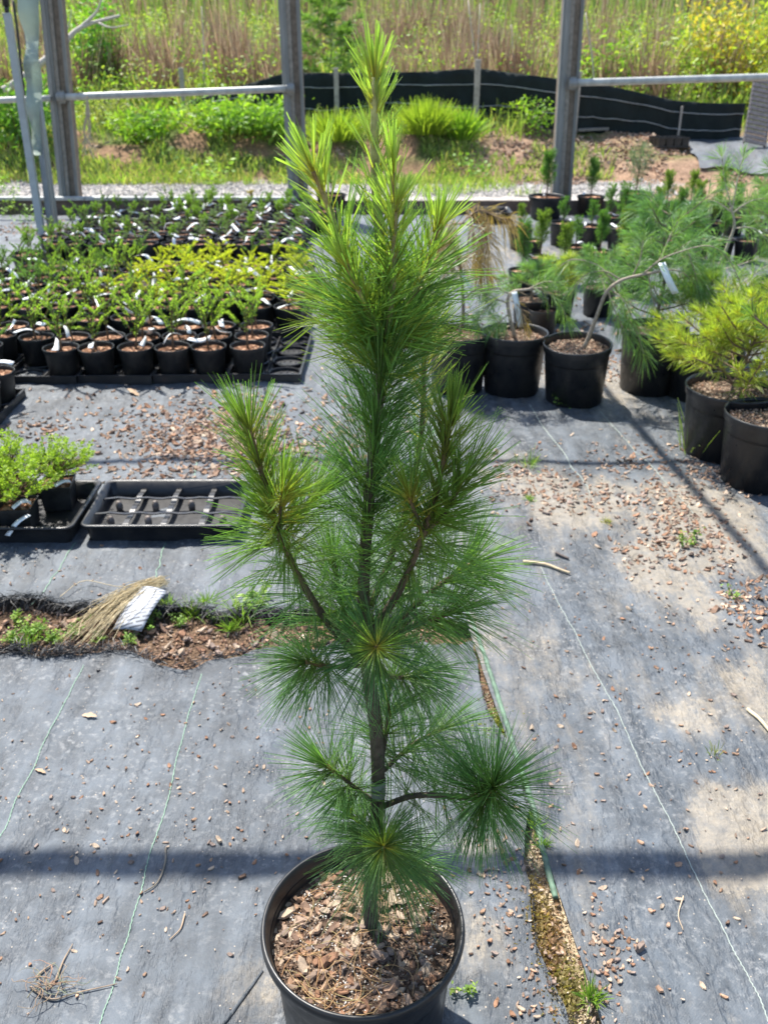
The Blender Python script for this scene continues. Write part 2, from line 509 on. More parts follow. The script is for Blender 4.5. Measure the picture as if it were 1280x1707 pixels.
def fab_z(x, y):
    z = .004 + fbm(x * 1.6, y * 1.6, 60, 3) * .006 + np.abs(fbm(x * 4 + fbm(x * 2, y * 2, 5) * 1.2, y * 1.3, 70, 3)) * .012 + np.abs(fbm(x * 9 + fbm(x * 3, y * 3, 15), y * 8, 80, 3)) * .006
    return z + .006

def sheet(x0, x1, y0, y1, dx, dy, left=None, right=None, front=None, back=None, sandf=None, name='weed_fabric'):
    """fabric sheet; edge functions move the border"""
    nx, ny = int((x1 - x0) / dx) + 1, int((y1 - y0) / dy) + 1
    U, W = np.meshgrid(np.linspace(0, 1, nx), np.linspace(0, 1, ny))
    Y = y0 + (y1 - y0) * W
    xl = np.full_like(Y, x0) if left is None else left(Y)
    xr = np.full_like(Y, x1) if right is None else right(Y)
    X = xl + (xr - xl) * U
    if front is not None or back is not None:
        f = np.full_like(X, y0) if front is None else front(X)
        b = np.full_like(X, y1) if back is None else back(X)
        Y = f + (b - f) * W
    Z = fab_z(X, Y)
    # lifted, frayed borders
    for e in ([W] if front is not None else []) + ([1 - W] if back is not None else []):
        span = y1 - y0
        Z = Z + np.exp(-(e * span / .035) ** 2) * (.012 + .012 * fbm(X * 9, Y * 3, 33))
    sandv = np.zeros_like(X) if sandf is None else sandf(X, Y)
    mb = MB()
    i = np.arange(ny - 1)[:, None] * nx; j = np.arange(nx - 1)[None]
    F = np.stack([i + j, i + j + 1, i + nx + j + 1, i + nx + j], -1).reshape(-1, 4)
    c = np.stack([sandv, sandv, sandv], -1)
    mb.add(np.stack([X, Y, Z], -1).reshape(-1, 3), F, c.reshape(-1, 3))
    o = mb.build(name, M_FABRIC)
    return tag(o, kind='structure')

def seam_r(y):                     # left border of the right-hand sheet (where the hose lies)
    y = np.asarray(y, float)
    return np.interp(y, [-2, .6, 1.1, 1.43, 2.3, 3.2, 10], [.52, .44, .39, .355, .255, .2, .1])
def sheetL1_right(y):
    y = np.asarray(y, float)
    return np.interp(y, [-2, .5, .9, 1.15, 1.35, 1.5, 1.9, 2.6], [.40, .355, .33, .315, .305, .335, .285, .24]) + .012 * fbm(y * 6, y * 0 + 3, 4)
def strip_front(x): return 2.16 + .03 * fbm(x * 2.2, x * 0, 8) + .02 * fbm(x * 9, x * 0 + 2, 18) - .06 * np.exp(-((x + .60) / .10) ** 2) + .10 * ((np.asarray(x) + .5).clip(0, 1))
def strip_back(x): return 2.39 + .03 * fbm(x * 2.6, x * 0 + 7, 28) + .02 * fbm(x * 10, x * 0 + 4, 38) - .12 * ((np.asarray(x) + .25).clip(0, .6) / .6)

def sandR(x, y):
    x, y = x + .16 * fbm(x * 3, y * 1.2, 301), y + .3 * fbm(x * 2.5 + 9, y * 1.5, 302)
    v = .24 + fbm(x * .9, y * .7, 91, 4) * .28
    for px, py, r, a in ((1010, 640, .35, .55), (1200, 930, .22, .55), (1215, 1180, .16, .6), (930, 830, .18, .35), (1260, 1440, .1, .5), (1265, 1500, .1, .45), (1120, 860, .22, .4), (1250, 700, .3, .4), (840, 800, .2, .35), (1270, 1050, .15, .5), (860, 640, .3, .3)):
        c = atZ(px, py); v = v + a * .75 * np.exp(-(((x - c[0]) ** 2 + ((y - c[1]) * .8) ** 2) / r ** 2))
    return v
def sandL(x, y):
    v = .05 + fbm(x * .9, y * .9, 95, 4) * .12
    for px, py, r, a in ((790, 1580, .09, .45), (425, 1650, .1, .35), (800, 1430, .06, .5), (330, 740, .3, .3)):
        c = atZ(px, py); v = v + a * np.exp(-(((x - c[0]) ** 2 + (y - c[1]) ** 2) / r ** 2))
    return v

fabA = sheet(-3.2, .3, -.6, 2.12, .014, .012, right=sheetL1_right, back=strip_front, sandf=sandL)
fabB = sheet(-5.5, .3, 2.42, 9.75, .03, .03, right=lambda y: seam_r(y) + .01, front=strip_back, sandf=sandL)
fabC = sheet(.4, 5.5, -.6, 9.75, .022, .022, left=seam_r, sandf=sandR)

def stitch(pix, parent, mat, wid=.0021):
    P = np.array([atZ(x, y, .012) for x, y in pix])
    t = np.linspace(0, 1, len(P)); tt = np.linspace(0, 1, 260)
    Q = np.stack([np.interp(tt, t, P[:, k]) for k in range(3)], -1)
    T = unit(np.gradient(Q, axis=0)); sd_ = np.cross(T, [0, 0, 1.0])
    Q += sd_ * (np.sin(np.arange(260) * 1.7)[:, None] * .0007 + fbm(tt * 9, tt * 0, 3)[:, None] * .004)
    Q[:, 2] = fab_z(Q[:, 0], Q[:, 1]) + .0022
    mb = MB(); mb.strip(Q, sd_, wid)
    mb.build('stitch_line', mat, parent)
stitch([(138, 1109), (70, 1250), (0, 1395), (-60, 1520)], fabA, M_STITCH)
stitch([(341, 1105), (310, 1215), (260, 1400), (205, 1580), (165, 1720)], fabA, M_STITCH)
stitch([(125, 905), (90, 960), (55, 1012)], fabB, M_STITCH, .003)
stitch([(275, 905), (262, 950), (255, 985)], fabB, M_STITCH, .003)
stitch([(330, 770), (322, 800)], fabB, M_STITCH, .004)
stitch([(900, 945), (954, 1051), (1060, 1262), (1219, 1576), (1300, 1740)], fabC, M_STITCHW, .0024)
stitch([(882, 676), (950, 774), (985, 830)], fabC, M_STITCHW, .004)
stitch([(999, 687), (1096, 792), (1160, 862)], fabC, M_STITCHW, .0035)

# ------------------------------------------------------------------ greenhouse frame
WALL_Y = 10.05
def post(px_top, px_bot, y_bot, label, wid=.2):
    a = atY(px_top, 0, WALL_Y); b = atY(px_bot, y_bot, WALL_Y)
    d = a - b
    t0, t1 = (-.05 - b[2]) / d[2], (3.05 - b[2]) / d[2]
    p0, p1 = b + d * t0, b + d * t1
    root = empty('greenhouse_post', p0)
    L = float(np.linalg.norm(p1 - p0)); ax = Vector(p1 - p0).normalized()
    M = Vector((0, 0, 1)).rotation_difference(ax).to_matrix()
    h = wid / 2
    mb = MB(); mb.box((-h, .025, 0), (h, .15, L), (.2, .165, .13), M, .006); mb.build('timber_core', M_WOOD, root, False)
    for nm, x0, x1, y0 in (('channel', -h - .003, -h + .07, -.012), ('channel', h - .03, h + .003, -.004)):
        mb = MB()
        mb.box((x0, y0, .0), (x1, .023, L), (.5, .5, .5), M, .004)
        mb.box((x0 + .022, y0 - .012, .01), (max(x1 - .022, x0 + .024), y0 - .002, L - .01), (.5, .5, .5), M, .003)
        mb.build(nm, M_STEEL, root, False)
    mb = MB(); mb.box((-h * .3, -.0, .1), (h * .12, .022, L), (.25, .23, .2), M, .003); mb.build('cover_strip', M_WOOD, root, False)
    tag(root, label, 'post', 'posts of the greenhouse side wall')
    return p0, p1
pL = post(84, 118, 358, 'grey greenhouse post beside the leaning poles and hanging plastic film')
pM = post(481, 497, 330, 'grey steel greenhouse post directly behind the tall potted pine')
pR = post(957, 937, 315, 'grey steel greenhouse post next to the single columnar conifer pot')
pRR = post(1420, 1380, 315, 'grey steel greenhouse post beyond the weeping pines')
pLL = post(-330, -260, 358, 'grey greenhouse post beyond the bench of seedlings')

def pipe(a, b, r, label, name='rail_pipe', mat=None, cat='pipe', sag=0.0):
    P = np.linspace(a, b, 14)
    P[:, 2] += -sag * np.sin(np.linspace(0, np.pi, 14))
    mb = MB(); mb.tube(P - P[0], r, 10)
    o = mb.build(name, mat or M_PIPE, loc=P[0])
    tag(o, label, cat)
    return o
def on(pp, x, y):                                   # point on a post at a pixel height
    q = atY(x, y, WALL_Y - .06); return q
pipe(on(pLL, -240, 176), on(pL, 84, 163), .030, 'horizontal rail pipe left of the leaning poles')
pipe(on(pL, 108, 161), on(pM, 478, 147), .034, 'horizontal rail pipe between the leaning poles and the middle post')
pipe(on(pR, 962, 137), on(pRR, 1400, 124), .036, 'horizontal rail pipe in front of the dark fence and yellowing shrub')

# clamps where the rails meet the posts
for (x, y, lab) in ((102, 161, 'rusty clamp holding the rail to the post by the poles'), (484, 147, 'rusty clamp holding the rail to the middle post'), (955, 138, 'steel clamp holding the rail to the post by the columnar conifer')):
    c = on(None, x, y)
    mb = MB(); mb.tube([c * 0 + np.array([-.04, 0, 0]), c * 0 + np.array([.04, 0, 0])], .046, 10); mb.box((-.03, .0, -.06), (.03, .03, .06))
    o = mb.build('rail_clamp', M_STEEL, loc=c, smooth=False); tag(o, lab, 'clamp')

# base boards: planks laid end to end
zb = .17
xs = [-6.0, -3.15, -.92, 1.95, 4.9]
for k in range(4):
    lab = ['weathered base board left of the leaning poles', 'weathered base board behind the blue-green seedlings', 'weathered base board behind the tall pine', 'weathered base board behind the dwarf conifers'][k]
    root = empty('base_board', (xs[k], WALL_Y - .1, 0))
    Lb = xs[k + 1] - xs[k] - .01
    mb = MB(); mb.box((0, 0, -.02), (Lb, .045, zb - .04), (.12, .1, .085), bev=.004); mb.build('plank', M_WOOD, root, False)
    if k < 2:
        mb = MB(); mb.box((0, -.03, zb - .035), (Lb, .05, zb + .0), (.45, .44, .42), bev=.004); mb.build('cap_rail', M_PIPE, root, False)
    tag(root, lab, 'board', 'base boards of the greenhouse wall')

# overhead frame (out of the picture, its shadows fall on the fabric)
sh = np.array([math.sin(SUN_AZ), math.cos(SUN_AZ)]) / math.tan(SUN_EL)
def overhead_x(py, H, r, label, x0=-5, x1=5.5):
    g = atZ(640, py)
    y = g[1] + sh[1] * H
    pipe(np.array([x0, y, H]), np.array([x1, y, H]), r, label, 'roof_purlin', M_STEEL, 'purlin')
overhead_x(1452, 3.0, .034, 'steel roof purlin crossing above the tall potted pine')
overhead_x(777, 3.1, .02, 'slim steel roof purlin crossing above the empty tray')
def overhead_line(pa, pb, H, r, label):
    a, b = atZ(*pa), atZ(*pb)
    d = (b - a) / np.linalg.norm(b - a)
    off = np.array([sh[0] * H, sh[1] * H, H])
    pipe(a - d * 1.5 + off, b + d * 2.5 + off, r, label, 'roof_bow', M_STEEL, 'bow')
overhead_line((1040, 690), (1275, 955), 3.2, .024, 'steel roof bow running above the row of pots')

# ================================================================== PLANT HELPERS
def polyline(pts, n):
    """smooth resample through control points"""
    P = np.asarray(pts, float)
    if len(P) == 2:
        return P[0] + (P[1] - P[0]) * np.linspace(0, 1, n)[:, None]
    Q = np.vstack([2 * P[0] - P[1], P, 2 * P[-1] - P[-2]])
    out = []
    ts = np.linspace(0, len(P) - 1 - 1e-6, n)
    for t in ts:
        k = int(t); u = t - k
        a, b, c, d = Q[k], Q[k + 1], Q[k + 2], Q[k + 3]
        out.append(.5 * ((2 * b) + (-a + c) * u + (2 * a - 5 * b + 4 * c - d) * u * u + (-a + 3 * b - 3 * c + d) * u ** 3))
    return np.array(out)

def brush(mb, pts, n, L, ang, wd, cb, ct, droop=0.0, flat=True, t0=0.0, t1=1.0, bundle=1, spread=.08, tip=0, tipang=25, angj=9, Lj=.15, bias=None, power=1.0):
    """needles set around a shoot; ang (deg) from the axis, may be (at t0, at t1)"""
    P = polyline(pts, 40) if len(pts) < 40 else np.asarray(pts)
    T = unit(np.gradient(P, axis=0))
    t = t0 + (t1 - t0) * RNG.uniform(0, 1, n) ** power
    if tip: t = np.concatenate([t, np.full(tip, .985) + RNG.uniform(-.02, .015, tip)])
    m = len(t)
    k = (t * 39).clip(0, 39); ki = k.astype(int).clip(0, 38); fr = (k - ki)[:, None]
    O = P[ki] * (1 - fr) + P[ki + 1] * fr
    ax = unit(T[ki] * (1 - fr) + T[ki + 1] * fr)
    rv = RNG.normal(size=(m, 3)); rad = unit(rv - (rv * ax).sum(1, keepdims=True) * ax)
    if bias is not None:
        rad = unit(rad + np.asarray(bias, float)[None]); 
    a0, a1 = (ang, ang) if np.isscalar(ang) else ang
    th = a0 + (a1 - a0) * ((t - t0) / max(t1 - t0, 1e-6)).clip(0, 1)
    if tip: th[-tip:] = np.abs(RNG.normal(0, tipang, tip))
    th = np.radians(th + RNG.normal(0, angj, m))
    D = ax * np.cos(th)[:, None] + rad * np.sin(th)[:, None]
    Ls = L * (1 + RNG.normal(0, Lj, m)).clip(.5, 1.5)
    if bundle > 1:
        O = np.repeat(O, bundle, 0); D = unit(np.repeat(D, bundle, 0) + RNG.normal(0, spread, (m * bundle, 3))); Ls = np.repeat(Ls, bundle) * RNG.uniform(.9, 1.05, m * bundle)
    dr = droop * RNG.uniform(.3, 1.5, len(O)) if droop else 0.0
    mb.needles(O, D, Ls, wd, dr, cb, ct, flat)

def leafcloud(mb, c, rad, n, size, col, up=.6, shell=.55):
    d = unit(RNG.normal(size=(n, 3)))
    r = RNG.uniform(shell, 1.0, (n, 1)) ** .7
    lump = 1 + .22 * np.sin(d[:, :1] * 5 + c[0] * 3) * np.cos(d[:, 1:2] * 4 + d[:, 2:] * 5)
    O = np.asarray(c) + d * r * lump * np.asarray(rad)
    mb.leaves(O, unit(RNG.normal(size=(n, 3)) + np.array([0, 0, up])), size, col)

# ------------------------------------------------------------------ pots
def pot_mesh(rt, h, taper=.86, seg=40, ribs=0, mat=None):
    rb = rt * taper
    t = rt * .022 + .0012
    rim = h * .055 + .004
    prof = [(0, .006), (rb * .85, .006), (rb * .9, 0), (rb, .004), (rb + (rt - rb) * .9 - t, h - rim * 2.2), (rt - t * .2, h - rim * 1.7), (rt, h - rim), (rt + t * .55, h - rim * .35), (rt + t * .3, h), (rt - t * .6, h), (rt - t * 1.1, h - rim * .5), (rt - t * 1.6, h - rim * 1.6), (rb + (rt - rb) * .8 - t, h * .72), (0, h * .7)]
    mb = MB()
    mb.lathe(prof, seg)
    return mb.mesh('pot', mat or M_POT)

def soil_mesh(r, amp, mat, seg=20, rings=6):
    mb = MB()
    V, F = [(0, 0, amp * .4)], []
    for i in range(1, rings + 1):
        for j in range(seg):
            a = 2 * math.pi * j / seg; q = r * i / rings
            x, y = q * math.cos(a), q * math.sin(a)
            V.append((x, y, float(fbm(x / r * 3 + r, y / r * 3, 6)) * amp * (1 if i < rings else .3)))
    tri = [(0, 1 + j, 1 + (j + 1) % seg) for j in range(seg)]
    quad = []
    for i in range(rings - 1):
        for j in range(seg):
            a, b = 1 + i * seg + j, 1 + i * seg + (j + 1) % seg
            quad.append((a, a + seg, b + seg, b))
    mb.add(V, [np.array(tri), np.array(quad)])
    return mb.mesh('soil', mat)

def chip_mesh(s, col, th=.18, asp=.55):
    n = random.randint(7, 9)
    a = np.linspace(0, 2 * np.pi, n, endpoint=False) + RNG.uniform(-.22, .22, n)
    rr = RNG.uniform(.78, 1.06, n)
    x, y = np.cos(a) * rr * s * .5, np.sin(a) * rr * s * .5 * asp
    zc = .08 * s * np.cos(a * 2)
    top = np.stack([x * .82, y * .82, zc + th * s * .5 + RNG.uniform(-.04, .04, n) * s], -1)
    bot = np.stack([x, y, zc - th * s * .5], -1)
    V = np.vstack([top, bot]); j = np.arange(n); k = (j + 1) % n
    mb = MB()
    mb.add(V, [np.stack([j, n + j, n + k, k], -1), np.array([list(range(n))]), np.array([list(range(2 * n - 1, n - 1, -1))])], col)
    return mb
CHIP_COLS = [(.34, .215, .14), (.26, .145, .09), (.38, .265, .185), (.17, .11, .08), (.33, .24, .18), (.44, .34, .25), (.30, .195, .135), (.23, .175, .145)]
CHIPS = []
for c in CHIP_COLS:
    mb = chip_mesh(1.0, c, random.uniform(.1, .22), random.uniform(.4, .7)); CHIPS.append(mb)
CHIP_ME = [mb.mesh('bark_chip', M_CHIP, False) for mb in CHIPS]

def scatter_chips(mb, O, size, cols=CHIP_COLS, tilt=.35):
    """many small chips joined into one mesh"""
    n = len(O)
    for k in range(len(CHIPS)):
        src = CHIPS[k]; V0 = np.concatenate(src.v)
        ids = np.arange(k, n, len(CHIPS))
        if not len(ids): continue
        m = len(ids)
        a = RNG.uniform(0, 2 * np.pi, m); tx, ty = RNG.normal(0, tilt, m), RNG.normal(0, tilt, m)
        s = np.broadcast_to(size, (n,))[ids] * RNG.uniform(.6, 1.4, m)
        ca, sa = np.cos(a), np.sin(a)
        X = V0[None, :, 0] * ca[:, None] - V0[None, :, 1] * sa[:, None]
        Y = V0[None, :, 0] * sa[:, None] + V0[None, :, 1] * ca[:, None]
        Z = V0[None, :, 2] + X * tx[:, None] + Y * ty[:, None]
        V = np.stack([X, Y, Z], -1) * s[:, None, None] + O[ids][:, None]
        col = np.asarray(cols[k % len(cols)]) * RNG.uniform(.7, 1.3, (m, 1))
        for F in src.f:
            FF = (F[None] + (np.arange(m) * len(V0))[:, None, None]).reshape(-1, F.shape[1])
            mb.f.append(FF + mb.n)
        mb.v.append(V.reshape(-1, 3)); mb.c.append(np.repeat(col, len(V0), 0)); mb.n += m * len(V0)

def tag_strip_mesh(L, wd, bend, twist, name='plant_tag'):
    t = np.linspace(0, 1, 8)
    P = np.stack([np.cos(bend * t - bend / 2) * 0 + (t - .5) * L * math.cos(bend * .3), t * 0, L * .28 * np.sin(t * np.pi) * bend], -1)
    sd_ = np.stack([t * 0 + math.sin(twist) * .3, np.cos(twist * t), np.sin(twist * t)], -1)
    mb = MB(); mb.strip(P, sd_, wd, (.78, .8, .82), .0012)
    return mb.mesh(name, M_TAG)
TAGS = [tag_strip_mesh(.085, .017, b, t) for b, t in ((.5, .3), (.9, .6), (-.4, 1.0), (.2, -.6))]

# ================================================================== THE TALL PINE IN THE FOREGROUND
PINE_Y = 1.04
def PP(x, y, dy=0.0): return atY(x, y, PINE_Y + dy)
pine_c = atZ(605, 1537, .285)
pine = empty('potted_pine', (pine_c[0], pine_c[1], 0))
tag(pine, 'tall slender long-needled pine in a large round black pot on the fabric', 'potted pine')
OFF = np.array([pine_c[0], pine_c[1], 0])
RIM_R, POT_H = .1725, .285

# pot body with shallow vertical flutes, rolled rim
mb = MB()
def flute(an): return 1 - .008 * (np.maximum(0, np.cos(an * 16)) ** 6)
mb.lathe([(0, .008), (.12, .008), (.128, 0), (.138, .004), (.15, .19), (.152, .205)], 128, rmod=flute)
mb.lathe([(.1525, .205), (.155, .212), (.1575, .222), (.1605, .252), (.163, .26)], 96)
mb.lathe([(.156, .26), (.153, .2), (.0, .195)], 64)
pot = mb.build('pot', M_POTBIG, pine)
mb = MB()
mb.lathe([(.1625, .2585), (.168, .2605), (.1712, .266), (.1725, .275), (.171, .2835), (.1675, .2855), (.1645, .2835), (.162, .272), (.1565, .2585)], 96)
mb.build('rim', M_POTBIG, pot)
SOIL_Z = .243
soil = inst('soil', soil_mesh(.157, .010, M_MULCH, 48, 14), pine, (0, 0, SOIL_Z))
def soil_h(x, y): return fbm(np.asarray(x) / .157 * 3 + .157, np.asarray(y) / .157 * 3, 6) * .010
# bark pieces one by one
rs = random.Random(5)
for k in range(230):
    a, q = rs.uniform(0, 2 * math.pi), .148 * math.sqrt(rs.uniform(0.01, 1))
    x, y = q * math.cos(a), q * math.sin(a)
    s = rs.uniform(.013, .034) * (1.2 if rs.random() < .2 else .95)
    inst('bark_chip', CHIP_ME[rs.randrange(8)], soil, (x, y, float(soil_h(x, y)) + s * .1 + .002), (rs.gauss(0, .3), rs.gauss(0, .3), rs.uniform(0, 6.28)), s)
mb = MB()
n = 2600
a = RNG.uniform(0, 2 * np.pi, n); q = .153 * np.sqrt(RNG.uniform(0, 1, n))
O = np.stack([q * np.cos(a), q * np.sin(a), q * 0], -1); O[:, 2] = soil_h(O[:, 0], O[:, 1]) + .002
scatter_chips(mb, O, .0065, cols=[tuple(v * .62 for v in c_) for c_ in CHIP_COLS], tilt=.6)
o = mb.build('mulch', M_CHIP, soil, False); tag(o, kind='stuff')
mb = MB()
n = 900
a = RNG.uniform(0, 2 * np.pi, n); q = .14 * np.sqrt(RNG.uniform(0, 1, n))
O = np.stack([q * np.cos(a), q * np.sin(a), q * 0], -1); O[:, 2] = soil_h(O[:, 0], O[:, 1]) + .004
keep = fbm(O[:, 0] * 14, O[:, 1] * 14, 12) > -.1
scatter_chips(mb, O[keep], .0036, cols=[(.75, .72, .66)], tilt=.5)
o = mb.build('perlite', M_CHIP, soil, False); tag(o, kind='stuff')
# fallen dry needles, curled
mb = MB()
for k in range(95):
    a, q = rs.uniform(0, 6.28), .145 * math.sqrt(rs.random())
    if rs.random() < .55: a, q = rs.gauss(-2.1, .7), rs.uniform(.06, .145)
    x, y = q * math.cos(a), q * math.sin(a); h = rs.uniform(0, 6.28); cv = rs.uniform(-2.8, 2.8); L = rs.uniform(.04, .09)
    pts = []
    for t in np.linspace(0, 1, 7):
        pts.append((x, y, float(soil_h(x, y)) + .006 + .008 * rs.random() * math.sin(t * 3.14)))
        h += cv / 7; x += math.cos(h) * L / 6; y += math.sin(h) * L / 6
    pts = np.array(pts); rr = np.hypot(pts[:, 0], pts[:, 1])
    if rr.max() > .15: continue
    mb.tube(pts, .0006, 3, (.42 * rs.uniform(.7, 1.2), .27, .13), cap=False)
o = mb.build('fallen_needles', M_STRAW, soil); tag(o, kind='stuff')

# trunk
def local(P): return np.asarray(P) - OFF
trunk_px = [(622, 1570, .02), (617, 1480, .01), (630, 1330, 0), (626, 1210, 0), (612, 1110, 0), (606, 1000, 0), (610, 900, 0), (619, 790, 0), (632, 660, 0), (640, 540, 0), (634, 420, 0), (625, 270, 0), (625, 128, 0)]
TP = np.array([PP(*q) for q in trunk_px])
TP[0] = np.array([TP[1][0] + .002, PINE_Y + .008, SOIL_Z - .01])
tl = polyline(local(TP), 60)
tr = np.interp(np.linspace(0, 1, 60), [0, .08, .25, .5, .72, .9, 1], [.0135, .0115, .0105, .008, .0062, .0054, .0036])
tr *= 1 + .05 * vnoise(np.arange(60) * .9, np.zeros(60), 5)
tc = np.array([np.interp(np.linspace(0, 1, 60), [0, .6, .72, 1], v) for v in ((.075, .085, .2, .32), (.062, .075, .19, .32), (.05, .055, .1, .14))]).T
mb = MB(); mb.tube(tl, tr, 12, tc); trunk = mb.build('trunk', M_BARK, pine)

DK0, DK1 = (.13, .2, .055), (.105, .235, .085)       # older needles
MD0, MD1 = (.18, .23, .045), (.13, .27, .065)
NW0, NW1 = (.46, .38, .08), (.29, .47, .10)           # this year's growth
NEEDW = .00115
TOPN = .0017

def shoot(pix, rad, parts, name='branch', woodc=(.085, .07, .05)):
    """one branch with its needles; parts = list of brush settings"""
    P = polyline(local([PP(*q) for q in pix]), 40)
    r = np.linspace(rad[0], rad[1], 40)
    mb = MB(); wc = np.asarray(woodc); tipc = np.array([.2, .14, .06])
    mb.tube(P, r, 8, wc + (tipc - wc) * (np.linspace(0, 1, 40) ** 3)[:, None])
    b = mb.build(name, M_BARK, pine)
    mb = MB()
    for kw in parts:
        if kw['bundle'] == 5: kw['n'] = int(kw['n'] * 1.75); kw['angj'] = kw.get('angj', 9) + 5
        brush(mb, P, flat=False, wd=NEEDW if kw['bundle'] == 5 else TOPN, **kw)
    mb.build('needles', M_NEEDLE, b)
    return b

# leader: needles on the trunk itself
mb = MB()
leader = polyline(local(TP[9:]), 40)
brush(mb, leader, 115, .05, (36, 24), TOPN, NW0, NW1, flat=False, t0=.05, t1=.97, bundle=3, spread=.035, tip=17, tipang=15, Lj=.13)
mb.build('needles', M_NEEDLE, trunk)
mid = polyline(local(TP[6:10]), 40)
mb = MB()
brush(mb, mid, 330, .105, (40, 44), NEEDW, DK0, DK1, flat=False, bundle=5, spread=.07, t0=.0, t1=1.0, angj=11, power=.7)
brush(mb, mid, 60, .11, (60, 70), NEEDW, MD0, (.2, .27, .06), flat=False, bundle=5, spread=.07, t0=.75, t1=1.0, angj=12)
mb.build('needles', M_NEEDLE, trunk)
mb = MB()
brush(mb, polyline(local(TP[4:8]), 40), 110, .095, (45, 40), NEEDW, DK0, DK1, flat=False, bundle=5, spread=.08, droop=.15)
mb.build('needles', M_NEEDLE, trunk)

newtip = lambda n, L=.06, tip=12: dict(n=int(n * 1.15), L=L * .9, ang=(40, 26), cb=NW0, ct=NW1, t0=.3, t1=.96, bundle=3, spread=.035, tip=tip, tipang=17)
oldbase = lambda n, L=.09, t0=0.0, t1=.5: dict(n=int(n * 1.4), L=L, ang=(55, 42), cb=MD0, ct=MD1, t0=t0, t1=t1, bundle=5, spread=.07)
TOPW = (.3, .28, .13)
shoot([(640, 575), (590, 470, -.01), (550, 350, -.015), (522, 285, -.02)], (.0042, .0028), [newtip(62), oldbase(22)], woodc=TOPW)
shoot([(640, 575), (610, 510, -.035), (577, 440, -.05)], (.004, .0028), [newtip(34, .055), oldbase(18)], woodc=TOPW)
shoot([(642, 570), (657, 440, -.03), (656, 288, -.035)], (.0045, .003), [newtip(62, .06, 14), oldbase(20)], woodc=TOPW)
shoot([(644, 575), (695, 480, .01), (716, 425, .012), (729, 378, .015)], (.004, .0028), [newtip(46, .058), oldbase(20)], woodc=TOPW)
shoot([(642, 580), (680, 530, .05), (700, 470, .07)], (.0035, .0025), [newtip(26, .06), oldbase(16)], woodc=TOPW)
shoot([(640, 590), (600, 545, .04), (560, 505, .06)], (.0035, .0025), [dict(n=36, L=.085, ang=(60, 35), cb=MD0, ct=(.17, .25, .05), t0=.1, bundle=5, spread=.07, tip=6)], woodc=TOPW)
# behind, to the right: tall thin upright
shoot([(618, 1010, .02), (665, 890, .06), (700, 740, .08), (706, 600, .09), (700, 540, .09)], (.005, .0028), [
    dict(n=62, L=.075, ang=(45, 28), cb=NW0, ct=(.17, .26, .05), t0=.5, t1=.97, bundle=5, spread=.06, tip=10, tipang=18), dict(n=36, L=.09, ang=(55, 45), cb=DK0, ct=DK1, t0=.15, t1=.5, bundle=5, spread=.08)])
# right branch
shoot([(612, 1065), (665, 985, -.02), (705, 890, -.04), (735, 790, -.045), (750, 703, -.05)], (.0062, .003), [
    dict(n=58, L=.068, ang=(44, 28), cb=(.25, .24, .05), ct=(.13, .25, .05), t0=.55, t1=.97, bundle=5, spread=.06, tip=15, tipang=22),
    dict(n=60, L=.098, ang=(82, 58), cb=MD0, ct=MD1, t0=.34, t1=.6, bundle=5, spread=.08, droop=.12),
    dict(n=22, L=.09, ang=(62, 55), cb=DK0, ct=DK1, t0=.05, t1=.35, bundle=5, spread=.1, droop=.2)])
shoot([(705, 893, -.04), (690, 850, -.065), (682, 828, -.075)], (.003, .002), [dict(n=20, L=.06, ang=(50, 25), cb=NW0, ct=(.14, .26, .05), bundle=5, spread=.06, tip=8, tipang=22)])
shoot([(707, 890, -.04), (745, 850, -.05), (772, 800, -.05)], (.003, .002), [dict(n=32, L=.075, ang=(50, 28), cb=MD0, ct=(.11, .23, .05), bundle=5, spread=.06, tip=8, tipang=25)])
shoot([(640, 1055, .02), (720, 985, .05), (785, 940, .07)], (.005, .0028), [
    dict(n=62, L=.1, ang=(70, 40), cb=DK0, ct=MD1, t0=.2, bundle=5, spread=.08, droop=.12, tip=10, tipang=30)])
shoot([(625, 1075, .01), (700, 1040, .03), (760, 1020, .04)], (.0045, .0025), [
    dict(n=46, L=.095, ang=(75, 45), cb=DK0, ct=DK1, t0=.2, bundle=5, spread=.08, droop=.18, tip=10, tipang=30)])
# left branch
shoot([(600, 1100), (545, 1035, -.01), (503, 970, -.03), (465, 888, -.045), (440, 800, -.05), (414, 712, -.055)], (.0065, .003), [
    dict(n=62, L=.07, ang=(46, 28), cb=(.24, .24, .05), ct=(.12, .25, .05), t0=.62, t1=.97, bundle=5, spread=.06, tip=16, tipang=24),
    dict(n=56, L=.1, ang=(85, 60), cb=MD0, ct=MD1, t0=.45, t1=.66, bundle=5, spread=.08, droop=.12),
    dict(n=30, L=.09, ang=(68, 60), cb=DK0, ct=DK1, t0=.12, t1=.45, bundle=5, spread=.1, droop=.2)])
shoot([(466, 890, -.045), (467, 855, -.075), (470, 825, -.085)], (.003, .002), [dict(n=30, L=.075, ang=(60, 28), cb=NW0, ct=(.12, .25, .05), bundle=5, spread=.07, tip=12, tipang=28)])
shoot([(470, 895, -.04), (500, 855, -.03), (520, 830, -.02)], (.003, .002), [dict(n=26, L=.075, ang=(55, 30), cb=MD0, ct=MD1, bundle=5, spread=.07, tip=8, tipang=26)])
shoot([(600, 1085, .02), (570, 1010, .05), (555, 930, .06)], (.004, .0025), [dict(n=52, L=.09, ang=(55, 32), cb=DK0, ct=(.09, .21, .05), t0=.2, bundle=5, spread=.08, tip=8, tipang=25)])
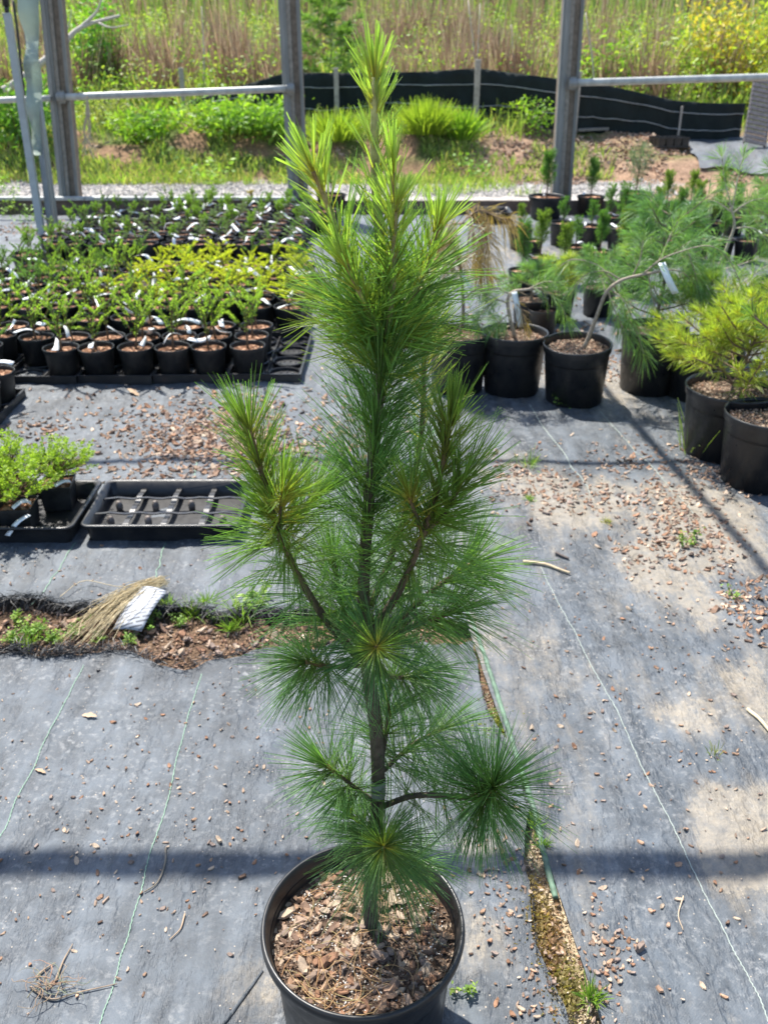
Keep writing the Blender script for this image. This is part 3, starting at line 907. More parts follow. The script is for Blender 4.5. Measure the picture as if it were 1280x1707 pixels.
# star pointing at the camera, and the left one
shoot([(614, 1100, 0), (622, 1090, -.06), (628, 1078, -.12)], (.0045, .003), [
    dict(n=46, L=.082, ang=(75, 62), cb=DK0, ct=(.045, .14, .055), t0=.35, bundle=5, spread=.09, droop=.12, angj=14), dict(n=20, L=.05, ang=(60, 40), cb=NW0, ct=MD1, t0=.9, bundle=5, spread=.1)])
shoot([(608, 1108, 0), (560, 1112, -.04), (508, 1104, -.08)], (.0042, .0026), [
    dict(n=46, L=.085, ang=(78, 55), cb=DK0, ct=DK1, t0=.5, bundle=5, spread=.09, droop=.22, tip=14, tipang=40, angj=14)])
shoot([(620, 1120, 0), (665, 1130, .03), (705, 1120, .05)], (.004, .0025), [
    dict(n=46, L=.09, ang=(78, 50), cb=DK0, ct=DK1, t0=.3, bundle=5, spread=.09, droop=.2, tip=10, tipang=40, angj=14)])
# thin shoot behind the trunk
shoot([(634, 1275, .01), (645, 1215, .03), (648, 1150, .04)], (.004, .0025), [dict(n=44, L=.09, ang=(72, 42), cb=DK0, ct=DK1, t0=.05, bundle=5, spread=.1, droop=.15, tip=8, tipang=35)])
shoot([(634, 1290, .01), (690, 1240, .06), (740, 1215, .09)], (.004, .0025), [dict(n=58, L=.11, ang=(80, 50), cb=DK0, ct=DK1, t0=.1, bundle=5, spread=.1, droop=.15, tip=8, tipang=38)])
# lowest whorl
shoot([(634, 1345, 0), (585, 1308, -.01), (545, 1277, -.02)], (.0042, .0028), [
    dict(n=58, L=.09, ang=(72, 45), cb=DK0, ct=DK1, t0=.3, bundle=5, spread=.09, droop=.08, tip=14, tipang=35, angj=13)])
shoot([(637, 1345, 0), (690, 1327, -.02), (755, 1328, -.035), (806, 1332, -.05), (822, 1312, -.06)], (.005, .0032), [
    dict(n=92, L=.108, ang=(95, 55), cb=DK0, ct=DK1, t0=.7, bundle=5, spread=.08, droop=.1, tip=36, tipang=48, angj=15),
    dict(n=30, L=.105, ang=(80, 80), cb=DK0, ct=DK1, t0=.1, t1=.7, bundle=5, spread=.12, droop=.15)])
shoot([(628, 1400, 0), (634, 1410, -.05), (640, 1412, -.10)], (.0045, .003), [
    dict(n=84, L=.098, ang=(88, 55), cb=DK0, ct=(.075, .17, .06), t0=.3, bundle=5, spread=.1, droop=.34, angj=16), dict(n=18, L=.05, ang=(55, 35), cb=NW0, ct=MD1, t0=.9, bundle=5, spread=.1, droop=.05)])
shoot([(630, 1395, 0), (600, 1375, .01), (585, 1358, .02)], (.003, .002), [dict(n=40, L=.085, ang=(75, 45), cb=DK0, ct=DK1, t0=.15, bundle=5, spread=.1, droop=.12, tip=8, tipang=40)])
shoot([(628, 1420, 0), (660, 1440, .02), (690, 1440, .03)], (.003, .002), [dict(n=40, L=.095, ang=(78, 50), cb=DK0, ct=DK1, t0=.1, bundle=5, spread=.12, droop=.35, tip=8, tipang=40)])
# paper band round the trunk
mb = MB(); c = local(PP(630, 1292)); k = np.argmin(np.abs(tl[:, 2] - c[2]))
mb.tube([tl[k - 1], tl[k]], [tr[k - 1] + .0012, tr[k] + .0012], 12, (.2, .23, .22), cap=False); mb.build('trunk_label', M_TAG, pine)

# ================================================================== SMALL POTTED SEEDLINGS AND THEIR TRAYS
POT_R, POT_HH = .092, .165
ME_POT = pot_mesh(POT_R, POT_HH, .8, 28)
ME_SOIL = [soil_mesh(POT_R * .93, .012, M_POTSOIL, 14, 4) for _ in range(2)]

def spruce_meshes(h, nb, L, cold, cnew, needle=.0105, up=50, dens=66):
    """stem mesh and foliage mesh of a little conifer"""
    st, fo = MB(), MB()
    lean = RNG.normal(0, .02, 2)
    P = np.array([[lean[0] * t, lean[1] * t, h * t] for t in np.linspace(0, 1, 8)])
    st.tube(P, np.linspace(.0045, .002, 8), 5, (.13, .085, .055))
    brush(fo, P, int(dens * 1.2), needle, (55, 35), .0032, cold, cnew, t0=.35, t1=1.0, tip=6)
    az = RNG.uniform(0, 6.28)
    for k in range(nb):
        t = .35 + .6 * (k + RNG.uniform(0, .6)) / nb
        az += 2.4 + RNG.normal(0, .3)
        el = math.radians(up + RNG.normal(0, 14)); l = L * RNG.uniform(.65, 1.15) * (1.15 - .5 * t)
        o = np.array([lean[0] * t, lean[1] * t, h * t])
        d = np.array([math.cos(az) * math.cos(el), math.sin(az) * math.cos(el), math.sin(el)])
        Q = np.array([o, o + d * l * .5 + [0, 0, l * .04], o + d * l + [0, 0, l * RNG.uniform(-.05, .15)]])
        st.tube(Q, [.0025, .002, .0012], 4, (.16, .11, .06))
        brush(fo, Q, dens // 2, needle, (60, 50), .0032, cold, cold, t0=.1, t1=.6)
        brush(fo, Q, dens, needle, (50, 28), .0045, cnew, cnew, t0=.36, t1=1.0, tip=5)
        if RNG.random() < .5:
            az2 = az + RNG.choice([-.8, .8]); d2 = np.array([math.cos(az2) * math.cos(el), math.sin(az2) * math.cos(el), math.sin(el)])
            q0 = o + d * l * .45; q1 = q0 + d2 * l * .5
            brush(fo, np.array([q0, (q0 + q1) / 2, q1]), dens * 2 // 3, needle, (52, 32), .0036, cnew, cnew, tip=4)
    return st.mesh('stem', M_BARK), fo.mesh('foliage', M_LEAF)

KIND = {
    'tips': [spruce_meshes(RNG.uniform(.12, .18), 6, .135, (.07, .15, .045), (.36, .52, .09)) for _ in range(5)],
    'gold': [spruce_meshes(RNG.uniform(.09, .14), 8, .12, (.2, .3, .045), (.62, .66, .07), up=28) for _ in range(5)],
    'dark': [spruce_meshes(RNG.uniform(.13, .2), 6, .12, (.06, .12, .05), (.17, .31, .09), up=45) for _ in range(4)],
    'blue': [spruce_meshes(RNG.uniform(.10, .16), 6, .06, (.12, .18, .12), (.24, .33, .2), needle=.012, up=40, dens=34) for _ in range(4)],
    'fresh': [spruce_meshes(RNG.uniform(.12, .18), 8, .075, (.10, .2, .04), (.22, .36, .07), needle=.022, up=50, dens=30) for _ in range(3)],
    'tan': [spruce_meshes(RNG.uniform(.12, .18), 7, .07, (.25, .2, .06), (.42, .34, .1), needle=.02, up=50, dens=26) for _ in range(2)],
}
def leafglobe():
    st, fo = MB(), MB(); st.tube([(0, 0, 0), (.004, 0, .08)], [.005, .004], 5, (.13, .085, .055))
    for k in range(26):
        d = unit(RNG.normal(size=3)); d[2] = abs(d[2]) * .8 + .1
        o = np.array([0, 0, .06]) + d * .05; brush(fo, np.array([o, o + d * .035, o + d * .055]), 34, .02, (60, 35), .003, (.09, .18, .04), (.17, .29, .06), tip=6)
    return st.mesh('stem', M_BARK), fo.mesh('foliage', M_LEAF)
KIND['globe'] = [leafglobe() for _ in range(2)]
INFO = {
    'tips': ('green-tipped spruce seedling', 'seedling', 'green-tipped spruce seedlings'),
    'gold': ('low golden spruce seedling', 'seedling', 'golden spruce seedlings'),
    'dark': ('dark green conifer seedling', 'seedling', 'dark green conifer seedlings'),
    'blue': ('thin grey-blue seedling', 'seedling', 'grey-blue seedlings by the base board'),
    'fresh': ('feathery green seedling', 'seedling', 'feathery green seedlings by the base board'),
    'tan': ('straw-coloured wilting seedling', 'seedling', 'straw-coloured seedlings by the base board'),
    'globe': ('round dwarf conifer seedling', 'seedling', 'round dwarf conifers among the seedlings'),
}
def seedling(X, Y, kind, z=.012, sc=1.0, where=''):
    lab, cat, grp = INFO[kind]
    tagged = random.random() < .85
    lab = lab + where + (', white tag' if tagged else ', no tag')
    r = empty('potted_seedling', (X, Y, z), random.uniform(0, 6.28))
    r.scale = (sc, sc, sc)
    tag(r, lab, cat, grp)
    inst('pot', ME_POT, r, (0, 0, 0), (random.gauss(0, .015), random.gauss(0, .015), 0))
    s = inst('soil', random.choice(ME_SOIL), r, (0, 0, POT_HH * .87), (0, 0, random.uniform(0, 6)))
    st, fo = random.choice(KIND[kind])
    q = random.uniform(.95, 1.4) * (.82 if Y > 7.3 else 1.2 if Y < 5.3 else 1.0)
    inst('stem', st, r, (0, 0, POT_HH * .87), sc=q)
    inst('foliage', fo, r, (0, 0, POT_HH * .87), sc=q)
    if tagged:
        a = random.uniform(0, 6.28); d = random.uniform(.02, .07)
        inst('plant_tag', random.choice(TAGS), r, (math.cos(a) * d, math.sin(a) * d, POT_HH + random.uniform(.004, .03)), (random.gauss(0, .25), random.gauss(0, .3), random.uniform(0, 6.28)), random.uniform(1.3, 1.9))
    return r

# --- carrying trays
TW, TD, TH, SP = .385, .78, .045, .195
ORD = ['front', 'second', 'third', 'back']
def tray_parts():
    w2, d2 = TW / 2, TD / 2
    floor = MB(); floor.box((-w2 + .012, -d2 + .012, .004), (w2 - .012, d2 - .012, .009))
    sideX = MB(); sideX.box((-w2, -.0025, .002), (w2, .0025, TH)); sideX.box((-w2 - .004, -.006, TH + .0005), (w2 + .004, .006, TH + .005), bev=.001)
    sideY = MB(); sideY.box((-.0025, -d2 + .003, .0025), (.0025, d2 - .003, TH - .0005)); sideY.box((-.006, -d2 + .008, TH), (.006, d2 - .008, TH + .0045), bev=.001)
    ring = MB(); ring.lathe([(.079, .009), (.081, .026), (.085, .03), (.089, .026), (.088, .0095)], 20)
    for k in range(9):
        a = k * math.pi * 2 / 9; x = math.cos(a) * .05; y = math.sin(a) * .05
        ring.box((x - .003, y - .012, .0095), (x + .003, y + .012, .014))
    web = MB()
    web.box((-.004, -d2 + .004, .012), (.004, d2 - .004, .03))
    return [m.mesh(n, M_TRAY, False) for m, n in ((floor, 'tray_floor'), (sideX, 'side_wall'), (sideY, 'side_wall'), (ring, 'pocket_ring'), (web, 'divider'))]
TP_ = tray_parts()
def carry_tray(xl, yf, rz=0.0, label='', fill=None, where='', group='black carrying trays under the seedlings'):
    r = empty('carrying_tray', (xl + TW / 2, yf + TD / 2, .012), rz)
    tag(r, label, 'tray', group)
    inst('tray_floor', TP_[0], r)
    for s in (-1, 1):
        inst('side_wall', TP_[1], r, (0, s * (TD / 2 - .003), 0)); inst('side_wall', TP_[2], r, (s * (TW / 2 - .003), 0, 0))
    inst('divider', TP_[4], r)
    for i in range(2):
        for j in range(4):
            inst('pocket_ring', TP_[3], r, ((i - .5) * SP, (j - 1.5) * SP, 0))
            k = fill(i, j) if fill else None
            if k:
                c, s_ = math.cos(rz), math.sin(rz); lx, ly = (i - .5) * SP + random.gauss(0, .004), (j - 1.5) * SP + random.gauss(0, .004)
                seedling(xl + TW / 2 + lx * c - ly * s_, yf + TD / 2 + lx * s_ + ly * c, k, .024, 1.0, where % ORD[j])
def pickkind(x, y):
    if y < 5.4: return random.choices(['tips', 'dark', 'gold'], [7, 1, 1])[0]
    if x > -1.75: return random.choices(['gold', 'tips', 'dark'], [7, 2, 1])[0]
    if x > -2.1: return random.choices(['gold', 'tips', 'dark', 'globe'], [2, 4, 3, 1])[0]
    return random.choices(['tips', 'dark', 'globe'], [3, 6, 1])[0]
x0 = -1.99
front = [{(1, 0), (0, 1), (1, 1), (0, 2), (1, 3)}, {(0, 0), (1, 0), (0, 1), (1, 1), (1, 2), (0, 3)}, {(0, 0), (1, 0), (0, 1), (1, 1), (0, 2), (1, 2)}, {(0, 0), (0, 1), (0, 2)}]
fl = ['black carrying tray at the corner with one empty front pocket, spruce seedlings behind', 'full black carrying tray of green spruce seedlings facing the bare fabric', 'full black carrying tray of spruce seedlings beside the half-empty tray', 'half-empty black carrying tray with a column of bare pockets']
for k in range(4):
    carry_tray(x0 + .39 * k, 4.49 + .012 * k, R(random.uniform(-.6, .6)), fl[k], lambda i, j, k=k: 'tips' if (i, j) in front[k] else None, [' in the %s row of the corner tray', ' in the %s row, tray beside the corner', ' in the %s row, tray beside half-empty tray', ' in the %s row of the half-empty tray'][k])
carry_tray(-2.185, 3.52, R(1.0), 'black carrying tray jutting forward, its long side wall showing', lambda i, j: random.choice(['tips', 'dark']) if (i == 0 or j > 1) else 'tips', ' in the %s row of the jutting tray')
carry_tray(-2.40, 4.33, R(-1.0), 'black carrying tray tucked behind the jutting tray', lambda i, j: 'tips', ' in the %s row behind the jutting tray')
for row in range(2):
    for k in range(7):
        xl, yf = -.87 - .392 * k + random.gauss(0, .004), 5.33 + .79 * row + .01 * random.random()
        carry_tray(xl, yf, R(random.uniform(-.5, .5)), 'black carrying tray packed with seedlings, ' + ('just behind the front trays' if row == 0 else 'next to the grey-blue seedlings'), lambda i, j, xl=xl, yf=yf: (None if random.random() < .05 or (yf > 6 and j == 3) else pickkind(xl + i * .2, yf + j * .2)), (' in %s row just behind the front trays' if row == 0 else ' in %s row of trays bordering grey-blue seedlings'), 'trays in the middle of the seedling block')
# --- back block by the base board
NTH = ['first', 'second', 'third', 'fourth', 'fifth', 'sixth', 'seventh', 'eighth', 'ninth', 'tenth', 'eleventh']
for row in range(11):
    for c in range(11):
        X, Y = -.75 - .193 * c + random.gauss(0, .008), 7.46 + .195 * row + random.gauss(0, .008)
        if row > 8 and c > 7: continue
        if random.random() < .04: continue
        k = random.choices(['blue', 'fresh', 'dark', 'tan'], [6, 1 + row * .5 + (c > 4) * 2, 1, 1.2 if row > 7 and c < 5 else 0])[0]
        seedling(X, Y, k, .016, .97, ' in %s row from the base board' % NTH[10 - row])
# a few wider low pots at the foot of the leaning poles
ME_POTM = pot_mesh(.13, .16, .8, 30)
def medium_pot(px, py, kind, label, sc=1.0, pot=None, h=.16, r=.13, soilm=None, tagp=True, q=1.3):
    c = atZ(px, py, h * sc)
    rt = empty('potted_conifer', (c[0], c[1], .014), random.uniform(0, 6)); rt.scale = (sc, sc, sc)
    inst('pot', pot or ME_POTM, rt)
    inst('soil', ME_SOIL[0], rt, (0, 0, h * .87), sc=r / POT_R)
    if kind:
        st, fo = random.choice(KIND[kind]) if isinstance(kind, str) else kind
        inst('stem', st, rt, (0, 0, h * .87), sc=q); inst('foliage', fo, rt, (0, 0, h * .87), sc=q)
    if tagp: inst('plant_tag', random.choice(TAGS), rt, (r * .4, -r * .4, h + .015), (.2, .1, random.uniform(0, 6)), 1.1)
    tag(rt, label, 'potted plant')
    return rt
medium_pot(92, 395, 'blue', 'wide low black pot with a sparse conifer at the foot of the leaning poles')
medium_pot(150, 392, 'dark', 'wide low black pot between the leaning poles and the grey-blue seedlings')
medium_pot(48, 424, 'fresh', 'wide low black pot of green seedling in front of the leaning poles')

# ================================================================== SQUARE-POT TRAYS AT THE LEFT
def cell_tray(cx, cy, w_, d_, h_, nx, ny, label, rz=0.0, bars=True):
    r = empty('shuttle_tray', (cx, cy, .012), rz); tag(r, label, 'tray')
    mb = MB(); mb.box((-w_ / 2 + .012, -d_ / 2 + .012, .003), (w_ / 2 - .012, d_ / 2 - .012, .007)); mb.build('tray_floor', M_TRAYFLOOR, r, False)
    # flared walls with rounded corners, rolled lip
    def rr(a, b, rad, z, n=5):
        out = []
        for q, (sx, sy) in enumerate(((1, 1), (-1, 1), (-1, -1), (1, -1))):
            for t in np.linspace(0, math.pi / 2, n):
                an = t + q * math.pi / 2
                out.append((sx * (a - rad) + math.cos(an) * rad, sy * (b - rad) + math.sin(an) * rad, z))
        return out
    rings = [rr(w_ / 2 - .012, d_ / 2 - .012, .02, .0), rr(w_ / 2 - .004, d_ / 2 - .004, .024, h_ - .006), rr(w_ / 2 + .006, d_ / 2 + .006, .03, h_ - .002), rr(w_ / 2 + .010, d_ / 2 + .010, .034, h_ - .006), rr(w_ / 2 + .010, d_ / 2 + .010, .034, h_ - .013),
             rr(w_ / 2 + .007, d_ / 2 + .007, .031, h_ - .007), rr(w_ / 2 - .007, d_ / 2 - .007, .022, h_ - .005), rr(w_ / 2 - .015, d_ / 2 - .015, .018, .004)]
    m = len(rings[0]); V = np.array(sum(rings, []))
    F = [(a * m + j, a * m + (j + 1) % m, (a + 1) * m + (j + 1) % m, (a + 1) * m + j) for a in range(len(rings) - 1) for j in range(m)]
    mb = MB(); mb.add(V, np.array(F)); mb.build('wall', M_TRAY, r)
    # drain ribs on the outside
    if bars:
        for i in range(1, nx):
            x = -w_ / 2 + w_ * i / nx
            mb = MB(); P = np.array([(x, y, h_ * .55 + .004 * math.cos(y * 60)) for y in np.linspace(-d_ / 2 + .008, d_ / 2 - .008, 14)]); mb.strip(P, (1, 0, 0), .02, th=.004)
            mb.build('bar', M_TRAY, r, False)
        for j in range(1, ny):
            y = -d_ / 2 + d_ * j / ny
            mb = MB(); P = np.array([(x, y, h_ * .72 + .003 * math.cos(x * 60)) for x in np.linspace(-w_ / 2 + .008, w_ / 2 - .008, 20)]); mb.strip(P, (0, 1, 0), .012, th=.004)
            mb.build('bar', M_TRAY, r, False)
        for i in range(nx):
            for j in range(1, ny):
                if (i * 3 + j) % 4 == 3: continue
                x, y = -w_ / 2 + w_ * (i + .5) / nx, -d_ / 2 + d_ * j / ny
                mb = MB(); mb.lathe([(.0, .008), (.012, .008), (.014, .03), (.01, h_ * .62), (.004, h_ * .66), (0, h_ * .66)], 8, c=(x, y - .012, 0)); mb.build('peg', M_PEG, r)
    return r
M_PEG = flat_mat('dusty_tray_peg', (.16, .13, .11), .6, .6, 40)
cell_tray(-.80, 3.0, .55, .37, .075, 4, 3, 'empty black shuttle tray with cross bars and dusty pegs', R(0.5))
cell_tray(-1.385, 2.99, .55, .38, .075, 4, 3, 'black shuttle tray holding bright green dwarf conifers in square pots', R(-.5), bars=False)

def square_pot_mesh(s, h):
    mb = MB()
    a, b, t = s * .42, s * .5, .003
    def sq(k, z): return [(-k, -k, z), (k, -k, z), (k, k, z), (-k, k, z)]
    R_ = [sq(a, 0), sq(b - .004, h - .012), sq(b, h - .010), sq(b, h), sq(b - t, h), sq(b - t - .001, h - .02)]
    F = [(q * 4 + j, q * 4 + (j + 1) % 4, q * 4 + 4 + (j + 1) % 4, q * 4 + 4 + j) for q in range(5) for j in range(4)]
    mb.add(np.array(sum(R_, [])), np.array(F)); 
    mb.box((-a, -a, .0), (a, a, .004))
    return mb.mesh('pot', M_POT, False)
ME_SQ = square_pot_mesh(.12, .10)
mbs = MB(); g = np.linspace(-.055, .055, 7); GX, GY = np.meshgrid(g, g)
mbs.add(np.stack([GX, GY, fbm(GX * 40, GY * 40, 5) * .006], -1).reshape(-1, 3), np.array([(i * 7 + j, i * 7 + j + 1, i * 7 + j + 8, i * 7 + j + 7) for i in range(6) for j in range(6)]))
ME_SQSOIL = mbs.mesh('soil', M_POTSOIL)
def dwarf_mesh(seed):
    st, fo = MB(), MB()
    st.tube([(0, 0, 0), (.003, .002, .05), (0, 0, .1)], [.006, .005, .003], 5, (.13, .085, .055))
    n = 110
    for k in range(n):
        d = unit(RNG.normal(size=3)); d[2] = abs(d[2]) * 1.0
        o = np.array([0, 0, .06]) + d * np.array([.07, .07, .075]) * RNG.uniform(.35, 1.25)
        u = unit(d * .7 + np.array([0, 0, .8]) + RNG.normal(0, .3, 3)); l = RNG.uniform(.025, .045)
        c1 = np.array((.20, .33, .04)) * RNG.uniform(.8, 1.2); c2 = np.array((.36, .48, .06)) * RNG.uniform(.8, 1.15)
        brush(fo, np.array([o, o + u * l * .5, o + u * l]), 26, .010, (60, 40), .0034, c1, c2, tip=4)
        st.tube([np.array([0, 0, .05]), o], [.002, .001], 3, (.13, .085, .055), cap=False)
    return st.mesh('stem', M_BARK), fo.mesh('foliage', M_LEAF)
DW = [dwarf_mesh(k) for k in range(3)]
for k, (x, y, lab, q) in enumerate(((-1.245, 3.09, 'bright green dwarf conifer in a square pot next to the empty tray', 1.35), (-1.33, 2.91, 'bright green dwarf conifer in a square pot above the bent white tag', 1.4), (-1.44, 3.10, 'bright green dwarf conifer in the back row of its tray, in mid tray', 1.4), (-1.50, 2.93, 'bright green dwarf conifer in a square pot at the far end of its tray', 1.4), (-1.585, 3.10, 'bright green dwarf conifer in the back row, farthest from the empty tray', 1.3))):
    r = empty('potted_dwarf_conifer', (x, y, .022), random.uniform(-.15, .15))
    tag(r, lab, 'potted plant')
    inst('pot', ME_SQ, r); inst('soil', ME_SQSOIL, r, (0, 0, .088))
    st, fo = DW[k % 3]; rz = random.uniform(0, 6)
    inst('stem', st, r, (0, 0, .075), (0, 0, rz), (q * 1.22, q * 1.22, q * .82)); inst('foliage', fo, r, (0, 0, .075), (0, 0, rz), (q * 1.22, q * 1.22, q * .82))
    if k < 2:
        inst('plant_tag', TAGS[k], r, (.03, -.04, .108), (.3, .2, 1.0), 1.0)
# long white tag hanging over the tray edge
a, b = atZ(48, 858, .11), atZ(12, 893, .05)
mb = MB(); P = polyline(np.array([a, (a + b) / 2 + [0, -.004, .012], b]), 8); mb.strip(P - a, (.75, -.45, .1), .026, (.8, .82, .84), .001)
o = mb.build('plant_tag', M_TAG, loc=a); tag(o, 'bent white plastic tag hanging over the rim of the dwarf conifer tray', 'plant tag')

# ================================================================== LARGER POTS AT THE RIGHT
def ribbed(r, h, taper=.84):
    return pot_mesh(r, h, taper, 44, mat=M_POTBIG)
def big_pot(px, py, r, h, name, label, cat='potted pine', tilt=(0, 0)):
    """px,py: centre of the rim in the photograph"""
    c = atZ(px, py, h)
    root = empty(name, (c[0], c[1], .012)); root.rotation_euler = (tilt[0], tilt[1], 0)
    inst('pot', ribbed(r, h), root, (0, 0, 0), (0, 0, random.random()))
    s = inst('soil', soil_mesh(r * .95, .012, M_MULCH, 24, 6), root, (0, 0, h * .88))
    mb = MB(); n = 420; a = RNG.uniform(0, 6.28, n); q = r * .88 * np.sqrt(RNG.uniform(0, 1, n))
    scatter_chips(mb, np.stack([q * np.cos(a), q * np.sin(a), q * 0 + .006], -1), .014)
    tag(mb.build('mulch', M_CHIP, s, False), kind='stuff')
    tag(root, label, cat)
    return root, c
def wood(root, P, r0, r1, col=(.22, .18, .13), name='branch', sides=7):
    """branch through world points"""
    off = np.array(root.location); Q = polyline(np.asarray(P) - off, 24)
    mb = MB(); mb.tube(Q, np.linspace(r0, r1, 24), sides, col)
    return mb.build(name, M_BARK, root), Q
def dress(root, branch, specs, name='needles'):
    """specs: (polyline local, kwargs)"""
    mb = MB()
    for P, kw in specs: brush(mb, P, **kw)
    return mb.build(name, M_NEEDLE, branch)
WB0, WB1 = (.2, .28, .08), (.17, .32, .14)            # soft blue-green
YG0, YG1 = (.42, .36, .05), (.32, .44, .08)

def weeping(root, Y, main, shoots, L=.085, col=(WB0, WB1), n=46, droop=.35, wd=.0028, tr=(.011, .005), woodc=(.36, .31, .25)):
    P = [atY(x, y, Y + (d if True else 0)) for x, y, d in main]
    tk, Q = wood(root, P, tr[0], tr[1], woodc, 'trunk')
    for sh_ in shoots:
        pts = [atY(x, y, Y + d) for x, y, d in sh_]
        b, q = wood(root, pts, .0042, .002, woodc)
        dress(root, b, [(q, dict(n=n, L=L, ang=(60, 38), wd=wd, cb=col[0], ct=col[1], droop=droop, t0=.12, t1=1.0, bundle=3, spread=.12, tip=8, tipang=30))])
    return tk

def tie(root, P, wd, label='plant_tag'):
    off = np.array(root.location); P = polyline(np.asarray(P) - off, 10)
    mb = MB(); mb.strip(P, (1, .25, .1), wd, (.74, .8, .82), .0012); return mb.build(label, M_TAG, root)

# R1: browning weeping pine, half hidden by the tall pine
r, c = big_pot(765, 557, .155, .30, 'potted_weeping_pine', 'weeping pine with drooping brown dead needles in a round black pot')
Y = c[1]
weeping(r, Y, [(765, 560, 0), (772, 520, 0), (768, 450, 0), (758, 400, 0), (775, 365, -.02)], [], woodc=(.2, .16, .13), tr=(.01, .005))
DEAD0, DEAD1 = (.28, .185, .1), (.33, .24, .13)
for pts in ([(775, 365, -.02), (800, 350, -.03), (830, 362, -.03), (850, 365, -.03)], [(765, 385, 0), (750, 395, -.03), (742, 430, -.04)], [(770, 372, 0), (745, 378, .03), (735, 410, .05)], [(772, 372, -.02), (805, 385, -.05), (815, 420, -.06)], [(760, 430, 0), (790, 430, .05), (812, 450, .06)]):
    b, q = wood(r, [atY(x, y, Y + d) for x, y, d in pts], .004, .002, (.25, .17, .11))
    dress(r, b, [(q, dict(n=85, L=.11, ang=(70, 50), wd=.0034, cb=DEAD0, ct=DEAD1, droop=.85, t0=.1, bundle=3, spread=.12, tip=4))])
for pts in ([(770, 500, 0), (800, 480, -.05), (815, 500, -.06)], [(768, 470, 0), (745, 470, -.05), (735, 495, -.07)], [(770, 520, 0), (790, 530, -.06), (800, 545, -.08)]):
    b, q = wood(r, [atY(x, y, Y + d) for x, y, d in pts], .004, .002)
    dress(r, b, [(q, dict(n=36, L=.08, ang=(65, 40), wd=.0026, cb=WB0, ct=WB1, droop=.4, bundle=3, spread=.12, tip=5))])
tie(r, [atY(770, 455, Y - .03), atY(778, 470, Y - .04), atY(784, 480, Y - .04)], .02)

# R2
r, c = big_pot(858, 556, .165, .31, 'potted_weeping_pine', 'small weeping pine with arched pale stem and white tag in black pot')
Y = c[1]
weeping(r, Y, [(858, 562, 0), (850, 530, 0), (846, 500, 0), (855, 486, 0), (880, 482, -.01), (925, 478, 0)],
        [[(846, 505, 0), (825, 500, -.03), (800, 525, -.05)], [(850, 490, 0), (822, 478, .02), (800, 486, .04)], [(850, 520, 0), (835, 535, -.06), (822, 550, -.08)], [(880, 482, -.01), (905, 470, -.02), (930, 470, -.03)], [(900, 480, 0), (930, 500, -.03), (945, 530, -.04)], [(855, 540, 0), (840, 545, .05), (825, 530, .06)]], L=.08, n=46)
b, q = wood(r, [atY(x, y, Y + d) for x, y, d in [(852, 500, 0), (868, 515, -.05), (876, 545, -.07)]], .003, .002)
dress(r, b, [(q, dict(n=26, L=.07, ang=(55, 35), wd=.0026, cb=DEAD0, ct=DEAD1, droop=.7, bundle=3, spread=.1))])
tie(r, [atY(857, 486, Y - .02), atY(863, 515, Y - .035), atY(868, 545, Y - .03)], .028)
# R3
r, c = big_pot(965, 573, .165, .30, 'potted_weeping_pine', 'tilted black pot with a leaning weeping pine, branch arching to a white tag', tilt=(R(3), R(-2)))
Y = c[1]
weeping(r, Y, [(975, 580, 0), (988, 550, -.01), (1000, 520, -.02), (1015, 485, -.04), (1040, 465, -.06), (1075, 456, -.08), (1110, 450, -.10)],
        [[(1075, 456, -.08), (1105, 432, -.11), (1140, 418, -.13), (1185, 410, -.13), (1215, 430, -.12), (1235, 470, -.12)],
         [(1110, 450, -.02), (1140, 455, -.03), (1165, 480, -.04)], [(1018, 484, 0), (1030, 520, -.06), (1050, 560, -.08)], [(1022, 480, 0), (1045, 500, -.08), (1058, 530, -.1)], [(1060, 458, 0), (1072, 430, -.02), (1078, 400, -.02)],
         [(1040, 465, 0), (1010, 450, .03), (975, 460, .05), (955, 490, .06)], [(1030, 470, 0), (1000, 440, .05), (960, 430, .08), (935, 445, .1)], [(1015, 490, 0), (1005, 460, .08), (985, 440, .1)], [(1085, 455, -.02), (1090, 490, -.05), (1100, 530, -.06)], [(1150, 417, -.03), (1160, 450, -.05), (1170, 490, -.05)], [(1025, 500, 0), (1060, 545, -.1), (1075, 590, -.12)], [(1100, 440, -.02), (1120, 400, 0), (1135, 370, 0)]], L=.10, n=50, tr=(.011, .006), woodc=(.33, .28, .22))
tie(r, [atY(1108, 436, Y - .12), atY(1118, 462, Y - .16), atY(1130, 488, Y - .15)], .034)
